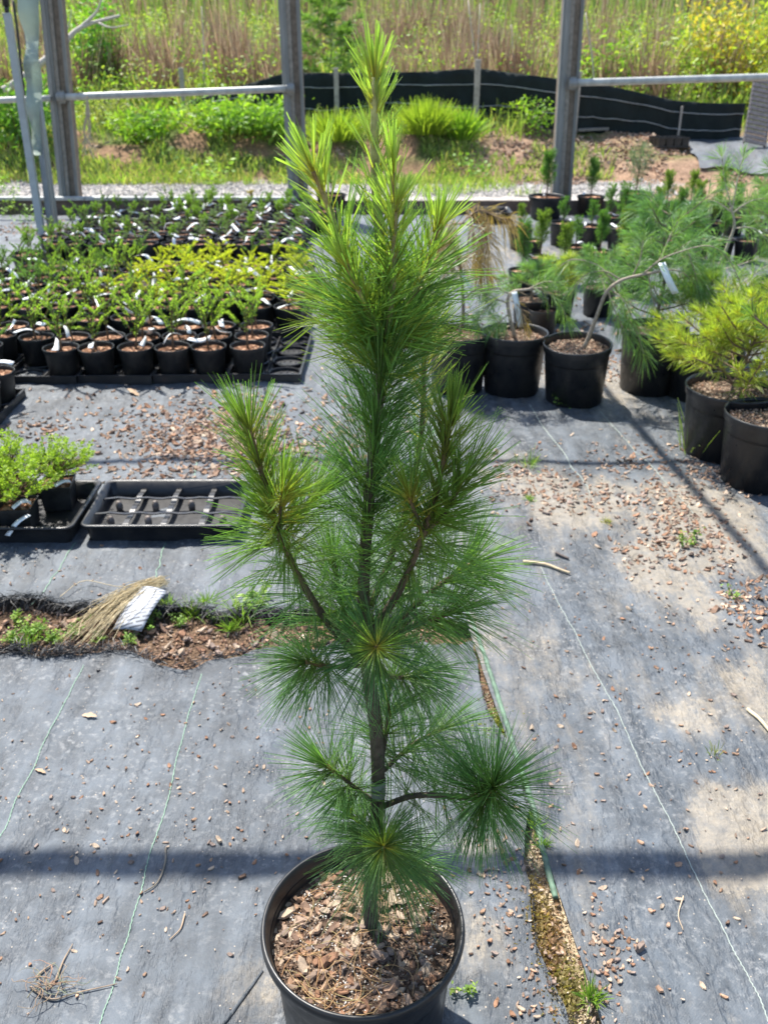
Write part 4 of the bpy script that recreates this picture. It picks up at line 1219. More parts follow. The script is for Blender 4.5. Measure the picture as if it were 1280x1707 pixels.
# R4 and other dense pines
def bushy(root, c, h, spread_, nb, L, cols, n=34, droop=.2, base=.25, wd=.0028, seed=0, lean=(0, 0), woodc=(.2, .16, .12), top=1.0):
    rg = np.random.default_rng(seed)
    off = np.array(root.location); z0 = c[2] - .05
    P = np.array([[c[0] + lean[0] * t + rg.normal(0, .008), c[1] + lean[1] * t, z0 + h * t] for t in np.linspace(0, 1, 6)])
    tk, Q = wood(root, P, .011, .004, woodc, 'trunk')
    specs = [(Q, dict(n=n * 2, L=L, ang=(55, 30), wd=wd, cb=cols[0], ct=cols[1], droop=droop * .4, t0=.55, bundle=3, spread=.1, tip=12, tipang=22))]
    dress(root, tk, specs)
    az = rg.uniform(0, 6)
    for k in range(nb):
        t = base + (1 - base) * (k + .5) / nb * top
        az += 2.4 + rg.normal(0, .25)
        l = spread_ * (1.15 - .65 * t) * rg.uniform(.75, 1.2)
        o = np.array([np.interp(t, np.linspace(0, 1, 6), P[:, i]) for i in range(3)])
        d = np.array([math.cos(az), math.sin(az), 0])
        pts = [o, o + d * l * .5 + [0, 0, l * .22], o + d * l + [0, 0, l * rg.uniform(.35, .8)]]
        b, q = wood(root, pts, .005, .0025, woodc, sides=5)
        sp = [(q, dict(n=n, L=L, ang=(65, 38), wd=wd, cb=cols[0], ct=cols[1], droop=droop, t0=.3, bundle=3, spread=.1, tip=10, tipang=30))]
        for m in range(2):
            az2 = az + rg.choice([-1, 1]) * rg.uniform(.5, 1.0); q0 = q[int(rg.uniform(8, 16))]; l2 = l * rg.uniform(.3, .5)
            d2 = np.array([math.cos(az2), math.sin(az2), rg.uniform(.3, .9)])
            qq = polyline(np.array([q0, q0 + d2 * l2 * .5, q0 + d2 * l2]), 40)
            sp.append((qq, dict(n=n * 2 // 3, L=L * .9, ang=(60, 35), wd=wd, cb=cols[0], ct=cols[1], droop=droop, bundle=3, spread=.1, tip=8, tipang=28)))
        dress(root, b, sp)
r, c = big_pot(1092, 548, .165, .33, 'potted_white_pine', 'tall soft blue-green white pine in a black pot behind the arching branch')
bushy(r, c, .60, .27, 20, .10, ((.15, .23, .08), (.12, .26, .11)), 34, .3, .12, seed=4, lean=(.02, .08))
# upright white pine behind it, tall curved stem
r, c = big_pot(1215, 520, .15, .28, 'potted_white_pine', 'tallest white pine of the pot row, with a curved pale stem and upright tips')
Y = c[1]
weeping(r, Y, [(1205, 520, 0), (1195, 460, 0), (1212, 410, 0), (1224, 375, 0), (1218, 345, 0)],
        [[(1220, 350, 0), (1208, 300, .0), (1203, 262, 0)], [(1220, 350, 0), (1228, 305, .02), (1238, 262, .03)], [(1218, 352, 0), (1190, 335, -.03), (1165, 345, -.04)], [(1220, 355, 0), (1250, 335, -.02), (1275, 330, -.03)], [(1222, 380, 0), (1255, 380, -.05), (1280, 400, -.06)],
         [(1215, 400, 0), (1180, 395, -.04), (1155, 400, -.05)], [(1200, 440, 0), (1170, 430, .03), (1140, 430, .05)], [(1200, 450, 0), (1235, 440, -.05), (1265, 430, -.08)], [(1198, 470, 0), (1165, 470, -.06), (1135, 480, -.08)], [(1240, 470, .05), (1265, 450, .05), (1285, 440, .05)]], L=.10, n=52, droop=.2, woodc=(.42, .37, .3))
r, c = big_pot(1300, 470, .15, .28, 'potted_white_pine', 'white pine with long upright feathery shoots at the end of the pot row')
bushy(r, c, .72, .4, 16, .11, (WB0, WB1), 34, .15, .2, seed=9, lean=(.02, 0))
# R5 dark pot behind
r, c = big_pot(1168, 575, .15, .28, 'potted_white_pine', 'black pot in deep shade, squeezed behind the yellow-green bushy pine')
bushy(r, c, .35, .25, 8, .09, (WB0, (.2, .3, .07)), 30, .2, .3, seed=12)
# R6 yellow-green bushy pine
r, c = big_pot(1222, 648, .195, .30, 'potted_bushy_pine', 'bushy pine with yellow-tipped candles spilling over a wide black pot')
bushy(r, c, .36, .34, 30, .064, (YG0, YG1), 56, .05, .12, seed=5, wd=.0026, lean=(.06, .0), woodc=(.2, .14, .1))
b_ = [(1222, 640, 0), (1185, 590, -.02), (1140, 572, -.02), (1128, 560, -.02)]
b, q = wood(r, [atY(x, y, c[1] + d) for x, y, d in b_], .006, .003, (.2, .14, .1))
dress(r, b, [(q, dict(n=40, L=.06, ang=(60, 35), wd=.0026, cb=YG0, ct=YG1, t0=.5, bundle=3, spread=.1, tip=14, tipang=35))])
# R7 nearest, mostly bare soil
r, c = big_pot(1285, 692, .175, .30, 'potted_bushy_pine', 'black pot with bare mulch showing round a thick stem and a white band', )
tk, Q = wood(r, [c + [.0, 0, -.04], c + [.005, 0, .1], c + [.03, .02, .35]], .014, .01, (.13, .1, .08), 'trunk')
dress(r, tk, [(Q, dict(n=60, L=.065, ang=(70, 40), wd=.0026, cb=YG0, ct=YG1, t0=.65, bundle=3, spread=.1, tip=14, tipang=40))])
for k in range(8):
    az = k * .8; o = c + np.array([.02, .01, .2 + .02 * k]); d = np.array([math.cos(az), math.sin(az), .7])
    b, q = wood(r, [o, o + d * .08, o + d * .17], .005, .003, (.2, .14, .1))
    dress(r, b, [(q, dict(n=34, L=.06, ang=(60, 35), wd=.0026, cb=(.2, .24, .05), ct=(.16, .3, .07), t0=.4, bundle=3, spread=.1, tip=12, tipang=35))])
tie(r, [c + [-.02, -.05, .03], c + [.0, -.06, .045], c + [.02, -.05, .03]], .03)

# --- bare and small pots standing further back on the right
ME_POTS = pot_mesh(.115, .2, .8, 30)
ME_POTBROWN = pot_mesh(.1, .17, .84, 30, mat=plastic_mat('brown_black_plastic', (.035, .028, .022), .3))
def up_conifer(h, col0, col1, L=.02, wid=.05):
    st, fo = MB(), MB(); st.tube([(0, 0, 0), (.004, 0, h * .5), (0, 0, h)], [.006, .005, .002], 5, (.13, .09, .06))
    for k in range(int(60 * h / .3)):
        t = RNG.uniform(.22, 1.0); a = RNG.uniform(0, 6.28); d = np.array([math.cos(a), math.sin(a), 1.3]); w0 = wid * (1.15 - .7 * t)
        o = np.array([0, 0, h * t]); l = w0 * RNG.uniform(.8, 1.3)
        brush(fo, np.array([o, o + d * l * .45, o + d * l * .8 + [0, 0, l * .2]]), 30, L, (60, 35), .0034, col0, col1, tip=6)
    return st.mesh('stem', M_BARK), fo.mesh('foliage', M_LEAF)
DG, DG2 = (.07, .15, .045), (.13, .27, .065)
UPC = [up_conifer(.30, DG, DG2, .03, .06), up_conifer(.22, DG, DG2, .018, .06), up_conifer(.26, (.1, .16, .04), (.2, .3, .06), .03, .07), up_conifer(.34, (.09, .13, .1), (.17, .24, .18), .02, .12)]
medium_pot(911, 328, UPC[0], 'columnar dark green conifer in a black pot beside the right post', 1.4, ME_POTM, .16, .13, q=1.0)
medium_pot(938, 372, UPC[1], 'little dark green cone-shaped conifer in a small black pot, first in its line', 1.0, ME_POTS, .2, .115, q=.95)
medium_pot(986, 378, UPC[1], 'little dark green cone-shaped conifer in a small black pot beside the white tag', 1.0, ME_POTS, .2, .115, q=.95)
medium_pot(1015, 362, UPC[1], 'dark twin-stemmed conifer in a black pot behind the white-tagged one', 1.0, ME_POTS, .2, .115, q=1.2)
medium_pot(1038, 380, UPC[1], 'dark green conifer with several rounded tips in the widest small pot', 1.12, ME_POTS, .2, .115, q=1.35)
medium_pot(985, 328, UPC[0], 'upright dark conifer in a wide black pot against the base board', 1.1, ME_POTM, .16, .13, q=1.1)
medium_pot(1060, 322, UPC[3], 'loose silvery-blue juniper in a black pot against the base board', 1.3, ME_POTM, .16, .13, q=1.0)
medium_pot(868, 382, UPC[2], 'narrow yellowish pine in a small black pot near the browning needles', .9, ME_POTS, .2, .115, q=.8)
medium_pot(888, 402, None, 'empty small black pot in front of the narrow yellowish pine', .75, ME_POTS, .2, .115, tagp=False)
medium_pot(905, 518, None, 'brownish nursery pot of bare soil behind the small weeping pine', .9, ME_POTBROWN, .17, .1, tagp=False)
for px, py, sd_, nm, cl in ((884, 500, 31, 'feathery young pine rising from behind the small weeping pine', (WB0, WB1)), (930, 488, 33, 'young pine with a golden bottlebrush leader behind the tilted pot', ((.4, .36, .07), (.32, .42, .1))), (1000, 480, 35, 'soft green young pine behind the arching branch', (WB0, WB1)), (1060, 450, 36, 'light green young pine behind the tall white pine', ((.3, .36, .08), (.26, .4, .1)))):
    r, c = big_pot(px, py, .11, .19, 'potted_young_pine', nm)
    bushy(r, c, .25, .16, 8, .07, cl, 30, .12, .2, seed=sd_)
rr_ = random.Random(3)
for k, (px, py) in enumerate([(1095, 372), (1130, 378), (1160, 368), (1190, 372), (1225, 362), (1262, 368), (1090, 398), (1128, 402), (1165, 398), (1205, 400), (1245, 402), (1278, 392), (900, 430), (940, 440), (870, 452), (1000, 420), (960, 412), (1040, 425), (1110, 345), (1150, 340), (1200, 342)]):
    kd = rr_.choice([UPC[2], UPC[2], UPC[1], UPC[0]])
    o = medium_pot(px, py, kd, 'yellow-green young pine in a small pot between the big pots and the base board', .85, ME_POTS, .2, .115, q=rr_.uniform(.9, 1.4), tagp=rr_.random() < .6)
    o['label'] = ['long-needled yellow-green young pine', 'long-needled yellow-green young pine', 'stout dark green young conifer', 'narrow dark green young conifer'][[UPC[2], UPC[2], UPC[1], UPC[0]].index(kd)] + (' close to the base board' if py < 380 else ' just behind the row of big pots' if py > 410 else ' midway between base board and big pots')
    o['group'] = 'young pines between the big pots and the base board'
# flower-tray beside the middle of the wall, and dark pots by the middle post
c = atZ(815, 352, .1); cell_tray(c[0], c[1], .42, .36, .11, 2, 2, 'empty deep black tray in front of the base board', bars=False)
medium_pot(552, 325, 'dark', 'wide black pot by the middle post', 1.2, q=1.0)
medium_pot(538, 352, 'blue', 'second wide black pot in front of the one by the middle post', 1.2, q=1.0)

# ================================================================== LEANING POLES AND FILM AT THE LEFT
def lean_bar(a, b, w_, d_, name, label, cat, mat, prof='box'):
    d = Vector(b - a); L = d.length
    root_M = Vector((0, 0, 1)).rotation_difference(d.normalized()).to_matrix()
    mb = MB()
    if prof == 'round': mb.tube([np.zeros(3), np.array(d) * .5, np.array(d)], w_ / 2, 14)
    else:
        mb.box((-w_ / 2, -d_ / 2, 0), (w_ / 2, -d_ / 2 + .004, L), M=root_M)
        mb.box((-w_ / 2, -d_ / 2 + .0045, 0), (-w_ / 2 + .004, d_ / 2, L), M=root_M)
        mb.box((w_ / 2 - .004, -d_ / 2 + .0045, 0), (w_ / 2, d_ / 2, L), M=root_M)
    o = mb.build(name, mat, loc=a, smooth=prof == 'round')
    tag(o, label, cat); return o
YB = 7.9
b0 = atZ(70, 392, .012); t0_ = atY(12, 22, b0[1] + .55)
ext = lambda a, b, k: a + (b - a) * k
pole = lean_bar(b0, t0_, .062, .05, 'leaning_channel', 'pale galvanised channel bar leaning with a black cap', 'bar', M_PVC)
capm = MB(); capm.tube([np.zeros(3), np.array([-.004, .02, .07])], .02, 8); capm.tube([np.array([-.004, .02, .06]), np.array([-.006, .03, .30])], .032, 8); capm.build('cap', M_BLACK, pole, loc=np.array(t0_ - b0))
b1 = atZ(86, 390, .012); t1 = atY(46, 50, b1[1] + .5)
lean_bar(b1, t1, .05, .05, 'leaning_channel', 'darker steel channel bar leaning beside the capped bar', 'bar', M_STEEL)
b2 = atZ(94, 378, .012); t2 = atY(36, -60, b2[1] + .65)
p = lean_bar(b2, t2, .05, .05, 'leaning_pipe', 'pale plastic pipe with a black sleeve leaning on the post', 'pipe', M_PVC, 'round')
d_ = t2 - b2
for (u, v, r_) in ((.69, .73, .036), (.74, .78, .034)):
    mb = MB(); mb.tube([d_ * u, d_ * v], r_, 12); mb.build('coupling', M_PVC, p)
mb = MB(); mb.tube([d_ * .80, d_ * 1.0], .052, 12); mb.build('sleeve', M_BLACK, p)
mb = MB(); P = polyline(np.array([atY(22, 0, b2[1] + .3), atY(30, 60, b2[1] + .25), atY(36, 120, b2[1] + .2), atY(41, 160, b2[1] + .2)]), 16); mb.tube(P - P[0], .011, 6)
tag(mb.build('black_cable', M_BLACK, loc=P[0]), 'black cable hanging down alongside the leaning bars', 'cable')
# polythene strip
mb = MB(); yf = 8.9
P = polyline(np.array([atY(44, -60, yf), atY(52, 60, yf), atY(56, 150, yf), atY(60, 258, yf)]), 26)
P[:, 1] += .03 * np.sin(np.arange(26) * .9)
mb.strip(P - P[0], np.stack([np.ones(26), .6 * np.sin(np.arange(26) * .5), np.zeros(26)], -1), np.interp(np.arange(26), [0, 12, 25], [.19, .15, .11]), th=.002)
tag(mb.build('plastic_film', M_POLY, loc=P[0]), 'torn strip of clear plastic film hanging beside the leaning bars', 'plastic film')
# string hanging from the rail
mb = MB(); yr = WALL_Y - .1
for k in range(9):
    x = 143 + k * .8; P = polyline(np.array([atY(145, 158, yr), atY(x, 190, yr - .02), atY(143 + rr_.uniform(-4, 8), 220, yr), atY(140 + rr_.uniform(-4, 20), 250 + rr_.uniform(-15, 15), yr)]), 12)
    mb.tube(P, .005, 4, (.5, .42, .3), cap=False)
tag(mb.build('frayed_rope', M_STRAW), 'frayed pale rope knotted on the rail and hanging down', 'rope')

# ================================================================== BEYOND THE WALL
def atT(px, py):
    d = ray(px, py); o = np.array([0, 0, CAM_H]); t = 6.0
    while t < 120:
        q = o + d * t
        if q[2] < float(terrain(q[0], q[1])): return q
        t += .05
    return o + d * t
# silt fence
top = [(285, 190), (320, 165), (380, 148), (430, 134), (470, 122), (520, 120), (600, 121), (700, 119), (797, 113), (860, 121), (935, 131), (965, 135), (1010, 141), (1060, 152), (1120, 166), (1180, 171), (1245, 172)]
FY = lambda x: np.interp(x, [285, 470, 800, 1245], [15.6, 15.0, 14.8, 14.8])
nf = 150
xx = np.linspace(285, 1245, nf)
yy = np.interp(xx, [a for a, _ in top], [b for _, b in top])
Tp = np.array([atY(x, y, FY(x)) for x, y in zip(xx, yy)])
Tp[:, 1] += fbm(xx * .02, xx * 0, 7) * .05
Bz = terrain(Tp[:, 0], Tp[:, 1]) - .06
rows = 9
V = []
for i in range(rows):
    f = i / (rows - 1)
    z = Tp[:, 2] * (1 - f) + np.minimum(Bz, Tp[:, 2] - .1) * f
    V.append(np.stack([Tp[:, 0], Tp[:, 1] + .05 * np.sin(f * 3.1) * fbm(xx * .03 + 5, xx * 0 + f * 2, 9) + .015 * vnoise(xx * .15, np.full(nf, f * 4), 4), z], -1))
V = np.array(V).reshape(-1, 3)
fo_ = Tp[60].copy(); fo_[2] = 0
fence = empty('silt_fence', fo_)
i = np.arange(rows - 1)[:, None] * nf; j = np.arange(nf - 1)[None]
mb = MB(); mb.add(V - fo_, np.stack([i + j, i + nf + j, i + nf + j + 1, i + j + 1], -1).reshape(-1, 4))
fab = mb.build('fence_fabric', M_SILT, fence)
sm_ = fab.modifiers.new('thickness', 'SOLIDIFY'); sm_.thickness = .006
for fr in (.36, .66):
    P = V.reshape(rows, nf, 3)[int(fr * (rows - 1))] - fo_ + np.array([0, -.03, 0])
    mb = MB(); mb.tube(P[8:], .006, 4, (.3, .3, .28)); mb.build('wire', M_PIPE, fence)
for x, y0, y1, w_ in ((301, 112, 200, .075), (797, 98, 205, .085), (965, 118, 212, .085), (1137, 176, 215, .03), (560, 112, 200, .07)):
    a, b = atY(x, y0, FY(x) - .07), atY(x + 2, y1 + 8, FY(x) - .07)
    mb = MB(); mb.box((-w_ / 2, -.02, b[2] - a[2] - .15), (w_ / 2, .02, 0), (.36, .33, .29), bev=.004); mb.build('stake', M_WOOD, fence, False, a - fo_)
tag(fence, 'low dark green silt fence with wooden stakes below the overgrown slope', 'fence')

# grey fabric on the far right, cell tray, planks, leaning slatted panel
cs = [atT(1135, 236), atT(1250, 232), atT(1320, 262), atT(1300, 292), atT(1165, 286)]
def patch(corn, name, mat, lift=.015, n=14):
    A, B, C_, D = [np.array(c) for c in corn]
    V = []
    for u in np.linspace(0, 1, n):
        for v in np.linspace(0, 1, n):
            q = (A * (1 - u) + B * u) * (1 - v) + (D * (1 - u) + C_ * u) * v
            q[2] = float(terrain(q[0], q[1])) + lift + .03; V.append(q)
    mb = MB(); mb.add(V, np.array([(a * n + b, a * n + n + b, a * n + n + b + 1, a * n + b + 1) for a in range(n - 1) for b in range(n - 1)]), (0.0, 0.0, 0.0))
    return tag(mb.build(name, mat), kind='structure')
patch([cs[0], cs[1], cs[3], cs[4]], 'weed_fabric', M_FABRIC)
c = atT(1113, 246)
r = empty('cell_tray', c + [0, 0, .02], .15); tag(r, 'small black plug tray of square cells lying by the grey fabric', 'tray')
mb = MB(); mb.box((-.25, -.2, 0), (.25, .2, .02)); mb.build('base', M_TRAY, r, False)
sqm = square_pot_mesh(.115, .11)
for i in range(4):
    for j in range(3): inst('cell', sqm, r, ((i - 1.5) * .12, (j - 1) * .125, .021))
for (p0, p1, lab) in (((1090, 220), (1122, 205), 'pale plank end lying on the bark beside the plug tray'), ((1050, 217), (960, 222), 'grey board lying on the bark by the right post'), ((1115, 217), (1150, 208), 'dark plank lying behind the pale plank')):
    a, b = atT(*p0), atT(*p1); d = b - a; L = np.linalg.norm(d); an = math.atan2(d[1], d[0])
    mb = MB(); mb.box((0, -.07, 0), (L, .07, .04), (.5, .45, .36) if 'pale' in lab else (.2, .19, .17), bev=.004)
    o = mb.build('plank', M_WOOD, smooth=False, loc=a + [0, 0, .03]); o.rotation_euler = (0, math.atan2(-d[2], math.hypot(d[0], d[1])), an); tag(o, lab, 'plank')
a, b = atY(1258, 240, 13.6), atY(1276, 132, 14.1)
r = empty('slatted_panel', a); tag(r, 'grey slatted panel leaning up at the end of the dark fence', 'panel')
d = b - a; L = np.linalg.norm(d); Mx = Vector((0, 0, 1)).rotation_difference(Vector(d).normalized()).to_matrix()
for k in range(14):
    z = L * (k + .1) / 14
    mb = MB(); mb.box((-.16, -.01, z), (.16, .01, z + L / 14 * .8), (.17, .16, .16), Mx, .002); mb.build('slat', M_WOOD, r, False)
for s in (-1, 1):
    mb = MB(); mb.box((s * .15 - .015, .012, 0), (s * .15 + .015, .035, L), (.14, .13, .13), Mx, .002); mb.build('batten', M_WOOD, r, False)

# ---- vegetation
def blades(n, xy, h, wd, cols, lean=.35, seg=True):
    mb = MB()
    X, Y = xy; n = len(X)
    O = np.stack([X, Y, terrain(X, Y) - .01], -1)
    D = unit(np.stack([RNG.normal(0, lean, n), RNG.normal(0, lean, n), np.ones(n)], -1))
    c = np.asarray(cols)[RNG.integers(0, len(cols), n)]
    hh = h * RNG.uniform(.45, 1.3, n)
    mb.needles(O, D, hh, wd, RNG.uniform(0, .35, n), c * .9, c, False, .25)
    return mb
def scat(n, x0, x1, y0, y1, f=None):
    X, Y = RNG.uniform(x0, x1, n), RNG.uniform(y0, y1, n)
    X = X * 1.0
    if f is not None:
        k = f(X, Y); X, Y = X[k], Y[k]
    return X, Y
GREENS = [(.24, .36, .08), (.31, .42, .1), (.19, .29, .07), (.4, .44, .14), (.46, .42, .2)]
# short grass on the flat and the bank
mb = blades(0, scat(26000, -6.5, 1.2, 12.2, 14.9, lambda x, y: (fbm(x * 1.1, y * 1.1, 40) + fbm(x * 2.6, y * 2.6, 50) * .7 + np.where(y < 13.1, .35, -.1)) > .1), .14, .012, GREENS)
tag(mb.build('bank_grass', M_GRASS), 'short green grass on the bank beyond the base board', 'grass', kind='stuff')
mb = blades(0, scat(8000, -9, 9, 13.7, 16.2, lambda x, y: (x < 2.0) | (y > 15.2)), .32, .014, GREENS)
tag(mb.build('fence_grass', M_GRASS), 'taller grass along the foot of the dark fence', 'grass', kind='stuff')
mb = blades(0, scat(3500, -.2, 3.2, 11.2, 13.8, lambda x, y: fbm(x * 1.7, y * 1.7, 44) > .15), .16, .012, GREENS[:4])
tag(mb.build('sparse_grass', M_GRASS), 'thin grass on the bare brown earth by the right post', 'grass', kind='stuff')
# slope: grass, leafy weeds, far mass of reeds
mb = blades(0, scat(60000, -17, 17, 15.6, 36), .55, .02, GREENS, .3)
tag(mb.build('slope_grass', M_GRASS), 'tall rank grass covering the slope behind the fence', 'grass', kind='stuff')
mb = MB()
X, Y = scat(11000, -15, 15, 15.7, 34, lambda x, y: fbm(x * .5, y * .5, 61) > -.3)
for x, y in zip(X, Y):
    z = float(terrain(x, y)); h = RNG.uniform(.3, 1.0)
    n = 15
    c = np.asarray(random.choice([(.25, .4, .07), (.31, .45, .08), (.36, .45, .1), (.19, .33, .06), (.38, .42, .13)]))
    O = np.stack([x + RNG.normal(0, .1, n), y + RNG.normal(0, .1, n), z + RNG.uniform(.1, 1, n) * h], -1)
    mb.leaves(O, RNG.normal(size=(n, 3)) + [0, 0, .8], .08, c, .5)
tag(mb.build('slope_weeds', M_LEAF), 'yellow-green leafy weeds covering the slope behind the fence', 'weeds', kind='stuff')
BROWN = [(.29, .2, .14), (.37, .27, .19), (.22, .15, .11), (.46, .37, .27)]
def sedge_mesh(h):
    mb = MB(); n = 230
    O = np.stack([RNG.normal(0, .13, n), RNG.normal(0, .13, n), np.zeros(n)], -1)
    D = unit(np.stack([RNG.normal(0, .2, n), RNG.normal(0, .2, n), np.ones(n)], -1))
    c = np.asarray(BROWN)[RNG.integers(0, 4, n)]
    mb.needles(O, D, h * RNG.uniform(.3, 1.1, n), .013, RNG.uniform(0, .3, n), c, c, False, .25)
    return mb.mesh('dry_sedge_clump', M_DRY)
SED = [sedge_mesh(h) for h in (1.1, 1.3, 1.5, 1.2, .95)]
rr2 = random.Random(12)
cnt = 0
while cnt < 130:
    x, y = rr2.uniform(-13, 13), 16.3 + 13 * rr2.random() ** 1.3
    dens = float(fbm(np.array(x * .3), np.array(y * .3), 77)) + (.25 if -3.5 < x < 4.5 else -.1)
    if dens < rr2.uniform(-.5, .7): continue
    o = inst('dry_sedge_clump', rr2.choice(SED), None, (x, y, float(terrain(x, y)) - .02), (0, 0, rr2.uniform(0, 6)), rr2.uniform(.7, 1.25))
    where = 'near bare limb' if x < -5 else 'near pine sapling' if x < -1.2 else 'behind highest fence part' if x < 2.2 else 'near light green shrub' if x < 6 else 'beyond yellowing shrub'
    dist = 'just behind the fence' if y < 18 else 'part way up the slope' if y < 22 else 'far up the slope'
    tag(o, ('tall' if o.scale[0] > .95 else 'short') + ' brown dried sedge clump ' + dist + ', ' + where, 'dry grass', 'dry sedge clumps on the slope'); cnt += 1
X, Y = scat(26000, -30, 30, 29, 60)
mb = MB(); n = len(X); c = np.asarray(BROWN + GREENS + GREENS[:3])[RNG.integers(0, 12, n)]
mb.needles(np.stack([X, Y, terrain(X, Y)], -1), np.stack([RNG.normal(0, .12, n), RNG.normal(0, .12, n), np.ones(n)], -1), RNG.uniform(.8, 1.9, n), .05, .05, c, c, False, .25)
tag(mb.build('far_reeds', M_DRY), 'mass of dry brown reeds far up the slope', 'reeds', kind='stuff')

def shrub(px, py, w_, h_, n, size, cols, label, name='shrub', Yd=None, stems=7, grass=False):
    q = atT(px, py) if Yd is None else np.array([atY(px, py, Yd)[0], Yd, float(terrain(atY(px, py, Yd)[0], Yd))])
    r = empty(name, q); tag(r, label, 'shrub')
    st, fo = MB(), MB()
    for k in range(stems):
        a = k * 2.4; e = np.array([math.cos(a) * w_ * .35, math.sin(a) * w_ * .35, h_ * RNG.uniform(.6, .95)])
        st.tube(polyline(np.array([[0, 0, -.05], e * [.4, .4, .5], e]), 8), np.linspace(.012, .004, 8), 4, (.2, .16, .09))
        m = n // stems
        c = np.asarray(cols[k % len(cols)])
        if grass:
            O = RNG.normal(0, w_ * .16, (m, 3)) * [1, 1, 0]; D = unit(O / (w_ * .5) * .9 + [0, 0, 1.0] + RNG.normal(0, .18, (m, 3)))
            fo.needles(O, D, h_ * RNG.uniform(.7, 1.25, m), size, RNG.uniform(.05, .4, m), c, c, False, .2)
        else:
            t = RNG.uniform(.25, 1.1, (m, 1)); O = e[None] * t * [1, 1, 1] + RNG.normal(0, 1, (m, 3)) * [w_ * .16, w_ * .16, h_ * .12]
            O[:, 2] = np.abs(O[:, 2])
            fo.leaves(O, RNG.normal(size=(m, 3)) + [0, 0, .7], size, c, .4)
    st.build('stems', M_BARK, r); fo.build('foliage', M_LEAF, r)
    return r
LG = [(.22, .38, .05), (.3, .45, .06), (.16, .3, .045)]
shrub(240, 238, 1.0, .45, 900, .10, LG, 'bright leafy weed clump left of the tilted fence end')
shrub(375, 225, 1.2, .42, 1100, .10, LG, 'bright leafy weed clump covering the low end of the dark fence')
shrub(445, 232, .8, .48, 800, .10, LG, 'bright leafy weed clump next to the middle post')
shrub(180, 215, 1.0, .5, 800, .06, [(.25, .3, .1), (.3, .33, .13)], 'dull olive weed clump on the bank', )
shrub(35, 240, 1.3, .75, 1500, .11, [(.1, .22, .04), (.16, .32, .045)], 'dark leafy bush on the bank behind the leaning bars')
shrub(712, 222, .6, .46, 1500, .011, [(.25, .36, .05), (.32, .42, .06)], 'dense rounded clump of tall bright grass before the fence', 'grass_clump', grass=True)
shrub(770, 232, .4, .42, 320, .022, LG, 'broad-bladed grass clump by the middle stake', 'grass_clump', grass=True)
shrub(560, 232, .9, .4, 700, .014, [(.25, .36, .05), (.32, .42, .06)], 'low grass clump just right of the middle post', 'grass_clump', grass=True)
shrub(880, 228, .7, .5, 500, .07, LG, 'leafy weed clump between the fence and the right post')
shrub(165, 160, .9, 1.6, 1500, .11, [(.24, .42, .05), (.33, .5, .07), (.15, .36, .06)], 'bright green sapling on the slope beside the bare limb', 'sapling', Yd=17.5)
shrub(1240, 130, 2.0, 1.6, 1900, .12, [(.42, .40, .06), (.5, .40, .08), (.3, .36, .06)], 'yellowing shrub on the slope above the end of the fence', Yd=17.0)
shrub(1120, 140, 1.8, 1.3, 1700, .12, [(.3, .4, .06), (.4, .44, .07)], 'light green shrub on the slope behind the dipping fence', Yd=17.5)
shrub(1010, 120, 1.4, 1.0, 1000, .11, LG, 'green shrub on the slope just right of the right post', Yd=17.3)
# blurred pine sapling on the slope
q = atY(552, 110, 17.0); q[2] = float(terrain(q[0], q[1]))
r = empty('pine_sapling', q); tag(r, 'soft blue-green pine sapling on the slope behind the middle post', 'tree')
bushy(r, q + [0, 0, .05], 1.6, .6, 18, .16, ((.12, .2, .06), (.17, .3, .08)), 30, .1, .15, .012, seed=21)
# bare limb
b, mbl = None, MB()
yl = 15.2
for P, r0, r1 in (([atY(-40, 172, yl), atY(20, 142, yl), atY(98, 80, yl + .3), atY(135, 45, yl + .5), atY(200, 25, yl + .8)], .075, .02), ([atY(133, 46, yl + .5), atY(160, 20, yl + .6), atY(172, -10, yl + .6)], .03, .01), ([atY(98, 80, yl + .3), atY(112, 50, yl + .2), atY(120, 15, yl + .2)], .018, .006), ([atY(165, 38, yl + .6), atY(185, 45, yl + .5), atY(215, 40, yl + .6)], .02, .006), ([atY(110, 68, yl + .3), atY(104, 90, yl + .2), atY(108, 105, yl + .2)], .015, .005)):
    Pn = polyline(np.array(P), 18); mbl.tube(Pn, np.linspace(r0, r1, 18), 7, (.46, .42, .37))
tag(mbl.build('bare_limb', M_BARK), 'pale bare fallen limb crossing behind the leaning bars', 'branch')
# a few pale dead stalks
for k, (x, y0, y1, dx) in enumerate(((1000, 110, 20, -24), (800, 95, 0, -20), (790, 70, 5, 10), (330, 90, 10, 6), (860, 90, 40, -8))):
    a, b = atY(x, y0, 16.6), atY(x + dx, y1, 16.9); a[2] = float(terrain(a[0], a[1]))
    mb = MB(); mb.tube(polyline(np.array([a, (a + b) / 2 + [.03, 0, 0], b]), 8) - a, np.linspace(.018, .008, 8), 5, (.5, .44, .36))
    tag(mb.build('dead_stalk', M_STRAW, loc=a), 'single pale dead stalk standing out on the slope', 'stalk', 'dead stalks on the slope')
# clods and stones on the bank
for k in range(60):
    px, py = rr2.uniform(120, 930), rr2.uniform(225, 268)
    q = atT(px, py); s = rr2.uniform(.05, .14)
    o = inst('clod', CHIP_ME[rr2.choice([0, 2, 4, 5])], None, q + [0, 0, s * .1], (rr2.gauss(0, .3), rr2.gauss(0, .3), rr2.uniform(0, 6)), (s, s, s * 2.2))
    tag(o, 'clod of pale brown earth on the bank', 'clod', 'clods on the bank')

